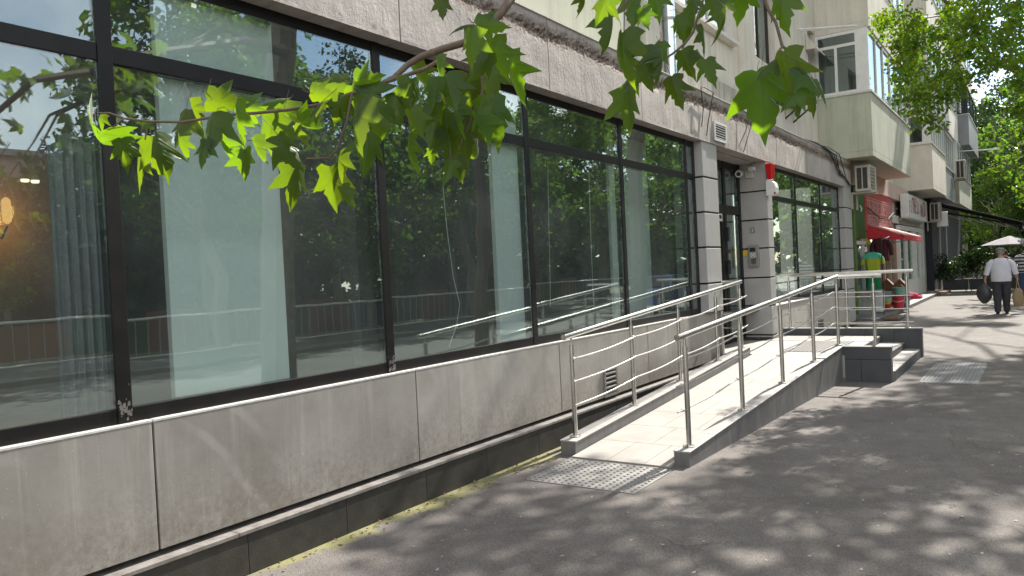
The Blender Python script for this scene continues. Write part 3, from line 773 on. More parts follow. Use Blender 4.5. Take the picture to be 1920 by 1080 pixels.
for k in range(16):
    a0 = 2 * math.pi * k / 16; a1 = 2 * math.pi * (k + 1) / 16
    q = [(-3.92 + r * math.cos(a), 12.8985, 1.74 + r * math.sin(a)) for a, r in ((a0, .018), (a0, .027), (a1, .027), (a1, .018))]
    rg.add(q, [(0, 1, 2, 3)])
mesh("prohibition_ring", rg, m_letter, g)
kp = MB()
for i in range(3):
    for j in range(3): kp.box(-3.955 + .028 * i, -3.935 + .028 * i, 12.898, 12.9045, 1.60 + .03 * j, 1.62 + .03 * j)
mesh("keypad", kp, m_black, g)
g = thing("notice_sticker", (-4.1, 12.94, 1.73), "yellow notice sticker with a blue dot left of the intercom", "sticker")
mesh("sheet", MB().box(-4.19, -4.012, 12.940, 12.9485, 1.735, 1.825), m_yellow, g)
mesh("white_end", MB().box(-4.19, -4.13, 12.9385, 12.9399, 1.737, 1.823), m_white, g)
mesh("blue_dot", MB().lathe([(.028, 0), (.028, -.002)], (-4.165, 12.9382, 1.775), 16, 'y'), m_blue, g)
g = thing("number_plate", (-3.92, 12.94, 2.11), "small grey square plate on the wall above the intercom", "plate")
mesh("plate", MB().box(-3.965, -3.88, 12.938, 12.9485, 2.11, 2.205), m_galv, g, bevel=.003)
mesh("button", MB().box(-3.93, -3.915, 12.934, 12.9379, 2.13, 2.175), m_white, g)
g = thing("door_notice", (-4.1, 11.88, 2.30), "white paper notice with dark print on the entrance door glass", "notice")
mesh("paper", MB().box(-4.098, -4.094, 11.79, 11.97, 2.29, 2.41), m_white, g)
mesh("print", MB().box(-4.0935, -4.092, 11.83, 11.93, 2.33, 2.385), m_black, g)

# air conditioners
def aircon(loc, w, d, h, label, face='x', bracket=False):
    """outdoor unit; back against the wall on its -x side; loc = bottom corner (x back, y near, z)"""
    x, y, z = loc
    g = thing("air_conditioner", (x + d / 2, y + w / 2, z), label, "air conditioner", "air conditioners on the facade")
    mesh("casing", MB().box(x, x + d, y, y + w, z, z + h), m_ac, g, bevel=.015)
    b = MB()
    for i in range(2): b.box(x + d * (.14 + .38 * i), x + d * (.44 + .38 * i), y - .006, y - .001, z + .06, z + h - .06)
    mesh("side_vent", b, m_acgrill, g)
    mesh("fan_opening", MB().box(x + d + .001, x + d + .006, y + w * .08, y + w * .7, z + .06, z + h - .06), m_acgrill, g)
    b = MB()
    for i in range(6): b.box(x + d + .0065, x + d + .014, y + w * .08, y + w * .7, z + .08 + (h - .16) * i / 5.5, z + .1 + (h - .16) * i / 5.5)
    for i in range(4): b.box(x + d + .0145, x + d + .02, y + w * (.1 + .19 * i), y + w * (.1 + .19 * i) + .02, z + .07, z + h - .07)
    mesh("fan_guard", b, m_ac, g)
    for yy in (y + .1, y + w - .14):
        b = MB()
        b.box(x - .12, x + d + .05, yy, yy + .04, z - .045, z - .002); b.box(x - .12, x - .08, yy, yy + .04, z - .40, z - .046)
        if bracket: b.tube([(x - .1, yy + .02, z - .38), (x + d, yy + .02, z - .05)], .018, 6)
        mesh("bracket", b, m_black if bracket else m_ac, g)
    return g
aircon((-3.56, 19.98, 3.20), .85, .34, .62, "beige air conditioner under the green balcony at the end of the concrete band")
aircon((-3.6, 35.9, 2.98), .85, .36, .75, "air conditioner under the second balcony just right of the white shop sign")
aircon((-2.98, 40.6, 5.0), .95, .4, .85, "air conditioner hung on the outside of the far grey balcony")
aircon((-4.12, 16.3, 4.92), .85, .36, .6, "air conditioner on a black bracket on the upper wall behind the plane leaves", bracket=True)
# drain pipe
g = thing("downpipe", (-4.1, 10.2, 3.95), "shiny zinc downpipe running up the beige wall", "downpipe")
mesh("pipe", MB().tube([(-4.10, 10.15, 3.96), (-4.10, 10.15, 16)], .085, 18), m_pipe, g, smooth=True)
for z in (5.0, 7.2): mesh("pipe_clamp", MB().tube([(-4.10, 10.15, z), (-4.10, 10.15, z + .04)], .093, 18), m_galv, g, smooth=True)
# cable bundle
g = thing("cable_bundle", (-3.6, 18, 3.6), "tangled black cables hanging over the end of the concrete band", "cables")
rr = random.Random(4)
for k in range(6):
    y0 = 16.5 + rr.random() * 1.2; a = rr.uniform(-.02, .04)
    mesh("cable", MB().tube([(-3.72, y0 - 1.4, 3.975), (-3.64, y0, 3.99 + a), (-3.60, y0 + .8 + a * 4, 3.90 + a * 2), (-3.60 + a, 18.6 + a * 5, 3.55 + a * 4), (-3.62, 19.4, 3.42 - a * 2), (-3.63, 20.0, 3.30 + a)], .009, 6), m_cable, g, smooth=True)
g = thing("loose_wire_loop", (-3.6, 10.2, 3.5), "thin black wire loop hanging down the concrete band by the vent grille", "wire")
mesh("wire", MB().tube([(-3.60, 9.92, 3.97), (-3.595, 10.02, 3.98), (-3.59, 10.35, 3.965), (-3.60, 10.2, 3.66), (-3.605, 10.12, 3.5), (-3.62, 10.1, 3.35)], .007, 6), m_cable, g, smooth=True)
mesh("wire", MB().tube([(-3.61, 9.93, 3.96), (-3.60, 9.97, 3.7), (-3.63, 9.95, 3.45)], .006, 6), m_cable, g, smooth=True)
g = thing("loose_cables", (-3.6, 12.4, 3.5), "two slack wires hanging from the crumbled top edge over the entrance", "wire")
mesh("wire", MB().tube([(-3.62, 11.7, 3.94), (-3.58, 11.9, 3.86), (-3.6, 11.75, 3.62), (-3.62, 11.45, 3.35)], .006, 6), m_cable, g, smooth=True)
mesh("wire", MB().tube([(-3.62, 12.2, 3.93), (-3.6, 12.0, 3.7), (-3.63, 11.7, 3.3)], .006, 6), m_cable, g, smooth=True)
# white drying rods
def rods(loc, n, label, L=1.5):
    g = thing("drying_rods", loc, label, "clothes rods")
    for k in range(n):
        x, y, z = loc
        mesh("rod", MB().tube([(x - .3, y + .22 * k, z + .02 * k), (x + L * .6, y + .22 * k + .25, z + .05 * k - .12)], .02, 6), m_white, g, smooth=True)
rods((-4.0, 17.9, 6.75), 2, "thin white drying rods sticking out between window and green balcony")
rods((-2.9, 43.6, 6.6), 3, "thin white drying rods sticking out from the far balconies", 2.6)
g = thing("window_hood", (-4.1, 18.7, 6.35), "small beige triangular hood above a narrow balcony door", "hood")
mesh("hood_sheet", MB().hexa([(-4.22, 18.55, 6.72), (-4.0, 18.55, 6.42), (-4.0, 19.42, 6.42), (-4.22, 19.42, 6.72)], [(-4.22, 18.55, 6.75), (-4.0, 18.55, 6.45), (-4.0, 19.42, 6.45), (-4.22, 19.42, 6.75)]), m_wall, g)
mesh("hood_side", MB().add([(-4.22, 18.54, 6.42), (-4.0, 18.54, 6.42), (-4.22, 18.54, 6.74), (-4.22, 18.52, 6.42), (-4.0, 18.52, 6.42), (-4.22, 18.52, 6.74)], [(0, 1, 2), (3, 5, 4), (0, 3, 4, 1), (1, 4, 5, 2), (2, 5, 3, 0)]), m_wall, g)
g = thing("white_utility_box", (-3.3, 36.0, 2.75), "white square utility box above the dark shop front", "utility box")
mesh("housing", MB().box(-3.42, -3.02, 36.5, 36.8, 2.75, 3.36), m_white, g, bevel=.02)
mesh("bracket", MB().box(-3.6, -3.421, 36.58, 36.72, 2.95, 3.15), m_black, g)

# signs
g = thing("green_shop_panel", (-3.8, 21.7, 2.1), "tall green panel beside the red shop sign, under the air conditioner", "sign panel")
mesh("panel", MB().box(XS - .05, XS + .07, 21.0, 22.45, 2.12, 3.42), m_signgreen, g, bevel=.01)
mesh("edge_trim", MB().box(XS - .05, XS + .11, 20.75, 20.95, .2, 3.0), plain("green_trim", (.10, .16, .04)), g)
mesh("hook", MB().tube([(XS + .075, 21.75, 2.98), (XS + .11, 21.8, 2.9), (XS + .09, 21.78, 2.82)], .02, 6), m_white, g, smooth=True)
g = thing("red_shop_sign", (-3.8, 24.6, 2.4), "red shop sign with rows of narrow pale outlined letters", "sign")
mesh("panel", MB().box(XS - .05, XS + .07, 22.6, 27.2, 2.33, 3.45), m_signred, g, bevel=.01)
b = MB(); xl = XS + .072
def stroke(y0, y1, z0, z1): b.box(xl, xl + .012, y0, y1, z0, z1)
m_pale = plain("pale_pink_letter", (.55, .36, .33))
rr = random.Random(11)
for row, (z0, z1) in enumerate(((2.84, 3.20), (2.56, 2.78))):
    y = 22.85
    while y < 26.9:
        w = rr.choice((.24, .28, .2)); k = rr.randint(0, 3); t_ = .035
        stroke(y, y + t_, z0, z1)
        if k != 1: stroke(y + w - t_, y + w, z0, z1)
        stroke(y + t_ + .001, y + w - t_ - .001, z1 - .03, z1)
        if k in (0, 1): stroke(y + t_ + .001, y + w - t_ - .001, z0, z0 + .03)
        if k in (2, 1): stroke(y + t_ + .001, y + w - t_ - .001, (z0 + z1) / 2 - .015, (z0 + z1) / 2 + .015)
        y += w + .09
mesh("lettering", b, m_pale, g)
b = MB()
for z in (3.24, 2.52): b.box(xl, xl + .01, 22.8, 27.0, z, z + .022)
mesh("border_line", b, m_pale, g)
mesh("slack_cable", MB().tube([(xl + .05, 22.6, 2.95), (xl + .1, 24.2, 2.72), (xl + .12, 25.6, 2.74), (xl + .1, 27.6, 3.15)], .02, 6), m_cable, g, smooth=True)
g = thing("white_shop_sign", (-3.6, 31.6, 2.9), "white box sign with wavy dark red FITNESS - MASAJ lettering", "sign")
mesh("box", MB().box(XS + .12, XS + .36, 28.7, 34.0, 2.88, 3.68), m_signwhite, g, bevel=.015)
xf = XS + .363
for i, ch in enumerate("FITNESS-MASAJ"):
    yy = 29.05 + i * .385
    z = 3.27 + .05 * math.cos((i - 3.2) * .75)
    text("letter", ch, (xf, yy, z), .70 + .14 * math.cos((i - 3.2) * .9) if ch != '-' else .4, m_letter, g, 'x', .62)
mesh("lower_rail", MB().box(XS + .09, XS + .15, 28.6, 34.1, 2.80, 2.876), m_galv, g)

# red awning
g = thing("red_awning", (-3.3, 24.6, 2.1), "small red awning with sunlight coloured into its pale top over the clothing shop", "awning")
mesh("canopy_top", MB().hexa([(-3.8, 23.0, 2.49), (-2.9, 22.8, 2.16), (-2.9, 26.4, 2.16), (-3.8, 26.6, 2.49)], [(-3.8, 23.0, 2.51), (-2.9, 22.8, 2.18), (-2.9, 26.4, 2.18), (-3.8, 26.6, 2.51)]), m_awntop, g)
b = MB(); n = 18
for k in range(n):
    y0 = 22.8 + 3.6 * k / n; y1 = 22.8 + 3.6 * (k + 1) / n; d = .03 if k % 2 else .0
    b.box(-2.905, -2.89, y0, y1, 2.05 - d, 2.157)
mesh("valance", b, m_red, g)
mesh("side_curtain", MB().prism([(-3.8, 2.485), (-3.8, 2.1), (-2.92, 2.04), (-2.92, 2.15)], 'y', 22.85, 22.87), m_red, g)
mesh("arm", MB().tube([(-3.84, 23.2, 2.0), (-2.95, 23.1, 2.13)], .018, 6).tube([(-3.84, 26.3, 2.0), (-2.95, 26.2, 2.13)], .018, 6), m_galv, g)
# black awning over the café terrace
g = thing("black_terrace_awning", (-2.2, 40, 2.6), "large black sloping terrace awning with ribs over the hedge planters", "awning")
W0, W1 = (-3.5, 3.42), (-.55, 2.62)
def aw(x): return W0[1] + (W1[1] - W0[1]) * (x - W0[0]) / (W1[0] - W0[0])
mesh("canopy", MB().hexa([(W0[0], 36.6, W0[1]), (W1[0], 36.6, W1[1]), (W1[0], 38.5, W1[1]), (W0[0], 38.5, W0[1])], [(W0[0], 36.6, W0[1] + .03), (W1[0], 36.6, W1[1] + .03), (W1[0], 38.5, W1[1] + .03), (W0[0], 38.5, W0[1] + .03)]), m_awncloth, g)
b = MB()
for y in (36.62, 38.4): b.tube([(W0[0], y, W0[1] + .34), (W1[0] + .1, y, W1[1] + .06)], .06, 8)
b.box(W1[0] - .04, W1[0] + .1, 36.5, 38.6, W1[1] - .16, W1[1] - .001)
mesh("beam", b, m_awncloth, g)
for k in range(7):
    x = -3.1 + k * .42
    mesh("rib", MB().tube([(x, 36.65, aw(x) - .05), (x + .35, 38.5, aw(x + .35) - .13)], .022, 6), m_galv, g, smooth=True)

# ================================================================== INTERIOR THINGS
def board(y0, y1, z0, z1, x, label):
    o = mesh("partition_board", MB().box(x - .04, x, y0, y1, z0, z1), m_boardteal, None, bevel=.003)
    return tag(o, label, "board", "pale boards behind the glass")
board(2.38, 3.15, .98, 3.26, -3.86, "wide pale board behind the glass of the second bay from the left")
board(5.43, 5.83, .98, 3.26, -3.86, "narrow pale board behind the glass in the middle bay")
board(8.6, 9.75, .865, 3.41, -4.35, "pale board added behind the last bay before the entrance pillar, for a bright reflection and pale wall")  # board added to stand for a reflected sunlit column and pale wall
# curtain in the left bay
b = MB(); n = 60; zs = (.9, 1.6, 2.45)
for j, z in enumerate(zs):
    for i in range(n + 1):
        yy = 1.985 + .31 * i / n
        b.v.append((-4.28 + .03 * math.sin(i * .62 + j * .25) + .012 * math.sin(i * 1.7), yy, z + (.03 * math.sin(i * .4) if j == 2 else 0)))
for j in range(2):
    for i in range(n):
        a = j * (n + 1) + i; b.f.append((a, a + 1, a + n + 2, a + n + 1))
o = mesh("curtain", b, m_curtain, None, smooth=True)
sm = o.modifiers.new('cloth_thickness', 'SOLIDIFY'); sm.thickness = .006
tag(o, "grey folded curtain hanging behind the leftmost glass bay", "curtain")
for pts, lb in ((((1027, 305), (1029, 420), (1031, 500), (1032, 575)), "left white blind cord hanging behind the glass of the fourth bay"), (((1104, 320), (1108, 450), (1112, 545)), "right white blind cord hanging behind the glass of the fourth bay"), (((830, 345), (838, 430), (850, 520), (862, 570), (856, 610), (842, 650)), "long curved white wire hanging behind the third bay's glass")):
    o = mesh("hanging_cord", MB().tube([atX(x, y, -3.92) for x, y in pts], .0035, 6), m_white, None, smooth=True); tag(o, lb, "cord", "cords behind the glass")
lp = atX(12, 395, -6.45)
g = thing("wall_lamp", tuple(lp), "warm glowing lamp inside the leftmost window", "lamp")
mesh("lamp_shade", MB().lathe([(.012, -.10), (.03, -.08), (.034, 0), (.03, .08), (.012, .10)], tuple(lp), 18), m_lamp, g, smooth=True)
ld = bpy.data.lights.new("lamp_light", 'POINT'); ld.energy = 5.5; ld.color = (1, .5, .16); ld.shadow_soft_size = .10; ld.specular_factor = 0
lo = bpy.data.objects.new("lamp_light", ld); COL.objects.link(lo); lo.parent = g; lo.location = (-.12, 0, 0)
mesh("wall_arm", MB().tube([(lp[0], lp[1], lp[2] - .12), (lp[0] - .1, lp[1], lp[2] - .2), (-6.799, lp[1], lp[2] - .2)], .008, 6), m_black, g)
for k, (px, py) in enumerate(((47, 341), (66, 343))):
    q = atX(px, py, -6.4)
    o = mesh("ceiling_spotlight", MB().lathe([(.008, .0), (.026, .0), (.03, .012), (.03, .02)], (q[0], q[1], q[2]), 14), m_spot, None)
    tag(o, ("left" if k == 0 else "right") + " one of two small lit spots inside the leftmost window", "spotlight", "lit spots inside the left window")

# ================================================================== RAMP AND LANDING
A = thing("entrance_ramp", (-2.9, 8, 0), "pale tiled wheelchair ramp with grey kerbs and steps leading up to the entrance", "ramp")
def xo(y): return -2.338 + (y - 5.82) * (.192 / 4.98)    # outer kerb, outer face
def xi(y): return -3.53 + (y - 5.82) * (.06 / 4.98)
Y0, Y1 = 5.79, 10.7
def kz(y): return .125 + (y - 5.8) * (.46 - .125) / (10.72 - 5.8)
def rz(y): return max(.008, .012 + (y - 5.72) * (.34 - .012) / (10.7 - 5.72))
# deck as tiles
ys = np.linspace(5.72, 10.7, 10)
b = MB()
for i in range(len(ys) - 1):
    a, c = ys[i] + .0025, ys[i + 1] - .0025
    off = .33 if i % 2 else 0
    L0, R0 = xi(a) + .16, xo(a) - .14
    cuts = [0, .38 + off * .5, .75 + off * .3, 1.0]
    for k in range(3):
        def X(u, y): l = xi(y) + .155; r = xo(y) - .135; return l + (r - l) * u
        u0, u1 = cuts[k], cuts[k + 1]; e = .002
        b.hexa([(X(u0, a) + e, a, -.02), (X(u1, a) - e, a, -.02), (X(u1, c) - e, c, -.02), (X(u0, c) + e, c, -.02)],
               [(X(u0, a) + e, a, rz(a)), (X(u1, a) - e, a, rz(a)), (X(u1, c) - e, c, rz(c)), (X(u0, c) + e, c, rz(c))])
mesh("ramp_deck", b, m_tile, A)
b = MB(); b.hexa([(xi(5.75) + .155, 5.75, -.03), (xo(5.75) - .135, 5.75, -.03), (xo(10.7) - .135, 10.7, -.03), (xi(10.7) + .155, 10.7, -.03)],
                 [(xi(5.75) + .155, 5.75, rz(5.75) - .003), (xo(5.75) - .135, 5.75, rz(5.75) - .003), (xo(10.7) - .135, 10.7, rz(10.7) - .003), (xi(10.7) + .155, 10.7, rz(10.7) - .003)])
mesh("deck_grout", b, plain("pale_grout", (.29, .27, .245)), A)
def kerb(f0, w, ya, yb, n, capm, bodym, side):
    b = MB(); c = MB()
    yy = np.linspace(ya, yb, n + 1)
    for i in range(n):
        a, d = yy[i] + .0015, yy[i + 1] - .0015
        x0a, x1a, x0d, x1d = f0(a), f0(a) + w, f0(d), f0(d) + w
        b.hexa([(x0a, a, -.02), (x1a, a, -.02), (x1d, d, -.02), (x0d, d, -.02)], [(x0a, a, kz(a) - .012), (x1a, a, kz(a) - .012), (x1d, d, kz(d) - .012), (x0d, d, kz(d) - .012)])
        e = .006
        c.hexa([(x0a - e, a, kz(a) - .0115), (x1a + e, a, kz(a) - .0115), (x1d + e, d, kz(d) - .0115), (x0d - e, d, kz(d) - .0115)], [(x0a - e, a, kz(a)), (x1a + e, a, kz(a)), (x1d + e, d, kz(d)), (x0d - e, d, kz(d))])
    k = mesh("ramp_kerb", b, bodym, A, bevel=.003); mesh("kerb_cap", c, capm, k, bevel=.003)
m_cap_pale = M("kerb_cap_tile", (.36, .34, .32), .5, c2=(.29, .275, .26), sc=5)
kerb(lambda y: xo(y) - .13, .13, 5.80, 10.72, 9, m_cap_pale, m_kerb, 1)
kerb(lambda y: xi(y), .15, 5.80, 10.62, 9, m_cap_pale, m_kerb, 0)
# landing, steps, side walls
b = MB()
for i in range(5):
    for j in range(6):
        x0 = -4.10 + i * .396; y0 = 10.705 + j * .473
        if i == 0 and y0 > 12.4: continue
        if i == 0 and j == 4: continue
        b.box(x0 + .002, x0 + .394, y0 + .002, min(y0 + .471, 13.545), .05, .34)
mesh("landing", b, m_tile, A)
mesh("landing_core", MB().box(-3.66, -2.125, 10.72, 13.54, -.02, .335), m_kerb, A)
mesh("step", MB().box(-2.119, -1.78, 10.875, 13.545, -.02, .235), m_tile, A, bevel=.004)
mesh("step", MB().box(-1.778, -1.565, 10.88, 13.545, -.02, .135), m_tile, A, bevel=.004)
mesh("step_riser", MB().box(-1.5645, -1.556, 10.88, 13.545, -.02, .128), m_kerbdark, A)
mesh("step_riser", MB().box(-1.7785, -1.772, 10.88, 13.54, .136, .228), m_kerbdark, A)
mesh("step_riser", MB().box(-2.12, -2.112, 10.88, 13.54, .236, .333), m_kerbdark, A)
b = MB().box(-2.27, -1.93, 10.725, 10.87, -.02, .29).box(-1.927, -1.575, 10.725, 10.87, -.02, .29).box(-2.27, -1.575, 10.725, 10.87, .294, .445)
w = mesh("side_wall", b, m_kerbdark, A, bevel=.003)
mesh("kerb_cap", MB().box(-2.28, -1.565, 10.717, 10.878, .4455, .46), m_kerb, w, bevel=.003)
b = MB().box(-3.66, -2.35, 13.55, 13.70, -.02, .445).box(-2.347, -1.93, 13.55, 13.70, -.02, .445).box(-1.927, -1.535, 13.55, 13.70, -.02, .445)
w = mesh("side_wall", b, m_kerbdark, A, bevel=.003)
mesh("kerb_cap", MB().box(-3.66, -1.525, 13.542, 13.708, .4455, .46), m_kerb, w, bevel=.003)
# tactile pads
def studs(x0, x1, y0, y1, z, label, name, n, m, slope=None):
    g = thing(name, ((x0 + x1) / 2, (y0 + y1) / 2, z), label, "tactile paving")
    mesh("slab", MB().box(x0, x1, y0, y1, z, z + .007), m_tact, g)
    b = MB()
    for i in range(n):
        for j in range(m):
            b.lathe([(.0135, 0), (.0135, .003), (.009, .007)], (x0 + (x1 - x0) * (i + .5) / n, y0 + (y1 - y0) * (j + .5) / m, z + .0072), 8)
    mesh("stud", b, m_tactdot, g)['kind'] = 'stuff'
studs(-3.35, -2.42, 4.95, 5.66, .0, "studded tactile pad on the asphalt at the foot of the ramp", "tactile_pad", 16, 12)
studs(-3.05, -2.32, 11.05, 12.55, .3405, "studded tactile pad on the landing at the top of the ramp", "tactile_pad", 13, 26)
g = thing("ribbed_tactile_pad", (-.97, 11.85, 0), "ribbed grey tactile pad on the asphalt in front of the steps", "tactile paving")
mesh("slab", MB().box(-1.29, -.64, 10.80, 12.9, 0, .006), m_grate, g)
b = MB()
for i in range(14): b.box(-1.275 + i * .0455, -1.275 + i * .0455 + .02, 10.82, 12.88, .0062, .012)
mesh("rib", b, plain('rib_grey', (.20, .198, .195)), g)

# ================================================================== RAILINGS
def post(g, x, y, z0, z1):
    p = mesh("post", MB().tube([(x, y, z0), (x, y, z1 - .09)], .0215, 14).tube([(x, y, z1 - .0895), (x, y, z1 - .02)], .010, 10), m_steel, g, smooth=True)
    mesh("base_flange", MB().lathe([(.05, 0), (.05, .006), (.03, .012), (.024, .012)], (x, y, z0), 18), m_steel, p, smooth=True)
def rail(g, pts, r, name="rail", seg=10):
    return mesh(name, MB().tube(pts, r, seg), m_steel, g, smooth=True)
def sag(a, c, n=7, d=.012, ph=0):
    a, c = Vector(a), Vector(c); res = []
    for i in range(n + 1):
        t = i / n; p = a.lerp(c, t); p.z += -d * math.sin(math.pi * t) ; res.append(p)
    return res
def brackets(g, pts):
    b = MB()
    for (x, y, z), (dx, dy) in pts:
        b.tube([(x + dx * .3, y + dy * .3, z), (x + dx, y + dy, z)], .009, 8); b.ball((x + dx, y + dy, z), .014, .014, .014, 8, 6)
    mesh("rail_bracket", b, m_steel, g, smooth=True)
# right (street side) railing
g = thing("ramp_railing", (-2.3, 8.4, .1), "long stainless railing on the street side of the ramp, bending over the side wall", "railing", "stainless railings of the ramp")
PR = [(-2.395 + .038 * (y - 5.95) - 0.0, y) for y in (5.95, 7.2, 8.43, 9.65, 10.82)]
for x, y in PR: post(g, x, y, kz(y), kz(y) + .905)
post(g, -1.76, 10.80, .46, .46 + .905)
hz = .905
rail(g, [(-2.41, 5.83, kz(5.83) + hz), (-2.30, 8.43, kz(8.43) + hz), (PR[4][0], 10.76, kz(10.76) + hz), (PR[4][0] + .02, 10.80, kz(10.8) + hz), (PR[4][0] + .08, 10.81, kz(10.82) + hz), (-1.66, 10.81, kz(10.82) + hz)], .027, "handrail", 16)
for dz in (.70, .50, .29):
    for i in range(4):
        a, c = PR[i], PR[i + 1]
        e0 = -.10 if i == 0 else 0; e1 = 0
        if i == 3: e1 = -.02
        rail(g, sag((a[0] - .045, a[1] + e0, kz(a[1]) + dz), (c[0] - .045, c[1] + e1, kz(c[1]) + dz), 7, .018), .0065)
    rail(g, [(-2.2, 10.775, .46 + dz), (-1.66, 10.775, .46 + dz)], .0065)
brackets(g, [((x, y, kz(y) + dz), (-.045, 0)) for x, y in PR for dz in (.70, .50, .29)])
# left (wall side) railing
g = thing("ramp_railing", (-3.5, 8.3, .1), "shorter stainless railing on the wall side of the ramp, in front of the base panels", "railing", "stainless railings of the ramp")
PL = [(-3.46 + .012 * (y - 5.95), y) for y in (5.95, 7.15, 8.36, 9.58, 10.52)]
for x, y in PL: post(g, x, y, kz(y), kz(y) + .905)
post(g, -3.72, 10.66, .345, .345 + .985)
rail(g, [(-3.465, 5.83, kz(5.83) + hz), (-3.43, 8.36, kz(8.36) + hz), (-3.405, 10.58, kz(10.58) + hz), (-3.42, 10.64, kz(10.6) + hz), (-3.48, 10.66, kz(10.6) + hz), (-3.76, 10.66, kz(10.6) + hz)], .027, "handrail", 16)
for dz in (.70, .50, .29):
    for i in range(4):
        a, c = PL[i], PL[i + 1]
        e0 = -.06 if i == 0 else 0; e1 = .16 if i == 3 else 0
        rail(g, sag((a[0] + .045, a[1] + e0, kz(a[1]) + dz), (c[0] + .045, c[1] + e1, kz(c[1] + e1) + dz), 7, .018), .0075)
    rail(g, [(-3.78, 10.66, .42 + dz), (-3.44, 10.66, .42 + dz)], .0065)
brackets(g, [((x, y, kz(y) + dz), (.045, 0)) for x, y in PL for dz in (.70, .50, .29)])
# far railing
g = thing("landing_railing", (-2.6, 13.6, .46), "straight stainless railing along the far edge of the landing", "railing", "stainless railings of the ramp")
for x in (-3.55, -2.63, -1.73): post(g, x, 13.62, .46, .46 + .905)
rail(g, [(-3.68, 13.62, .46 + hz), (-1.63, 13.62, .46 + hz)], .027, "handrail", 16)
for dz in (.52, .31, .10): rail(g, sag((-3.62, 13.575, .46 + dz), (-1.64, 13.575, .46 + dz), 8, .008), .0065)
brackets(g, [((x, 13.62, .46 + dz), (0, -.045)) for x in (-3.55, -2.63, -1.73) for dz in (.52, .31, .10)])

# ================================================================== TREES
def np_mesh(name, V, F, mat, parent=None, loc=(0, 0, 0), smooth=False):
    """V (n,3) world coordinates, F (m,k) faces of k corners"""
    loc = np.asarray(loc, float); me = bpy.data.meshes.new(name)
    V = (V - loc).astype(np.float32); F = F.astype(np.int32); k = F.shape[1]
    me.vertices.add(len(V)); me.vertices.foreach_set('co', V.ravel())
    me.loops.add(F.size); me.loops.foreach_set('vertex_index', F.ravel())
    me.polygons.add(len(F)); me.polygons.foreach_set('loop_start', np.arange(len(F), dtype=np.int32) * k)
    me.update(calc_edges=True); me.validate()
    me.materials.append(mat)
    if smooth: me.polygons.foreach_set('use_smooth', [True] * len(F))
    o = bpy.data.objects.new(name, me); COL.objects.link(o)
    if parent is not None: o.parent = parent; o.location = Vector(loc) - wloc(parent)
    else: o.location = loc
    return o
def rand_unit(n, rng):
    v = rng.normal(size=(n, 3)); return v / np.linalg.norm(v, axis=1, keepdims=True)
def leaf_quads(P, size, rng, droop=.35, ratio=.55, up=.5):
    """folded diamond leaves at points P: two triangles meeting on the midrib"""
    n = len(P); d = rand_unit(n, rng); d[:, 2] -= droop; d /= np.linalg.norm(d, axis=1, keepdims=True)
    nn = rand_unit(n, rng); nn[:, 2] += up
    sd = np.cross(d, nn); sd /= np.linalg.norm(sd, axis=1, keepdims=True) + 1e-9
    nn = np.cross(sd, d)
    L = (size * rng.uniform(.65, 1.25, n))[:, None]; w = L * ratio * .5
    a = P; c = P + d * L - nn * L * .12; m = P + d * L * .45 + nn * L * .02
    b = m + sd * w - nn * w * .35; e = m - sd * w - nn * w * .35
    V = np.stack([a, b, c, e], 1).reshape(-1, 3)
    i = np.arange(n)[:, None] * 4
    F = np.concatenate([i + np.array([[0, 1, 2]]), i + np.array([[0, 2, 3]])], 0)
    return V, F
def in_frame(P, mx=60, my=40):
    x, y, z = project(P); return (z > 0) & (x > -mx) & (x < 1920 + mx) & (y > -my) & (y < 1080 + my)
def clump_points(cs, rad, per, rng, flat=.7):
    c = np.repeat(cs, per, 0); n = len(c)
    r = (rng.uniform(0, 1, n) ** .45)[:, None]
    o = rand_unit(n, rng) * r * (np.repeat(rad, per)[:, None] if np.ndim(rad) else rad); o[:, 2] *= flat
    return c + o
def limb(b, p, q, r0, r1, rng, wob=.12, n=6):
    p, q = np.asarray(p, float), np.asarray(q, float); L = np.linalg.norm(q - p)
    pts = []; 
    for i in range(n + 1):
        t = i / n; x = p + (q - p) * t
        x = x + rng.normal(size=3) * wob * L * .18 * math.sin(math.pi * t); x[2] += L * .10 * math.sin(math.pi * t) * .5
        pts.append(x)
    b.tube(pts, [r0 + (r1 - r0) * i / n for i in range(n + 1)], 8)
    return pts

# --- shared woodland trees: two shapes
def tree_proto(name, label, cat, h, cr, nclump, per, lsize, mat, seed, group, trunk_r=.2, low=.28, bark=None, loc=(0, 0, 0)):
    rng = np.random.default_rng(seed); loc = np.array(loc, float)
    T = thing(name, tuple(loc), label, cat, group)
    b = MB(); top = loc + np.array([rng.normal() * .3, rng.normal() * .3, h * .72])
    limb(b, loc + [0, 0, -.2], top, trunk_r, trunk_r * .35, rng, .06, 8)
    cs = []
    while len(cs) < nclump:
        u = rng.uniform(-1, 1, 3)
        if np.linalg.norm(u) > 1 or np.linalg.norm(u) < .35: continue
        zz = (low + (1 - low) * (u[2] * .5 + .5)) * h
        w = math.sin(math.pi * min(1, max(0, (zz / h - low * .7) / (1.03 - low * .7)))) ** .6
        cs.append(loc + [u[0] * cr * w * 1.25, u[1] * cr * w * 1.25, zz])
    cs = np.array(cs)
    for c in cs[::max(1, nclump // 26)]:
        t = min(.95, max(.3, (c[2] - loc[2]) / h - .22)); base = loc + (top - loc) * min(1, t / .72)
        limb(b, base, c, trunk_r * .32 * (1.2 - t), .015, rng, .2, 5)
    mesh("trunk", b, bark or m_bark, T, smooth=True, loc=tuple(loc))
    P = clump_points(cs, rng.uniform(.55, 1.1, nclump) * cr * .26, per, rng)
    V, F = leaf_quads(P, lsize, rng)
    np_mesh("crown", V, F, mat, T, loc)
    return T
GW = "trees along the street and across it"
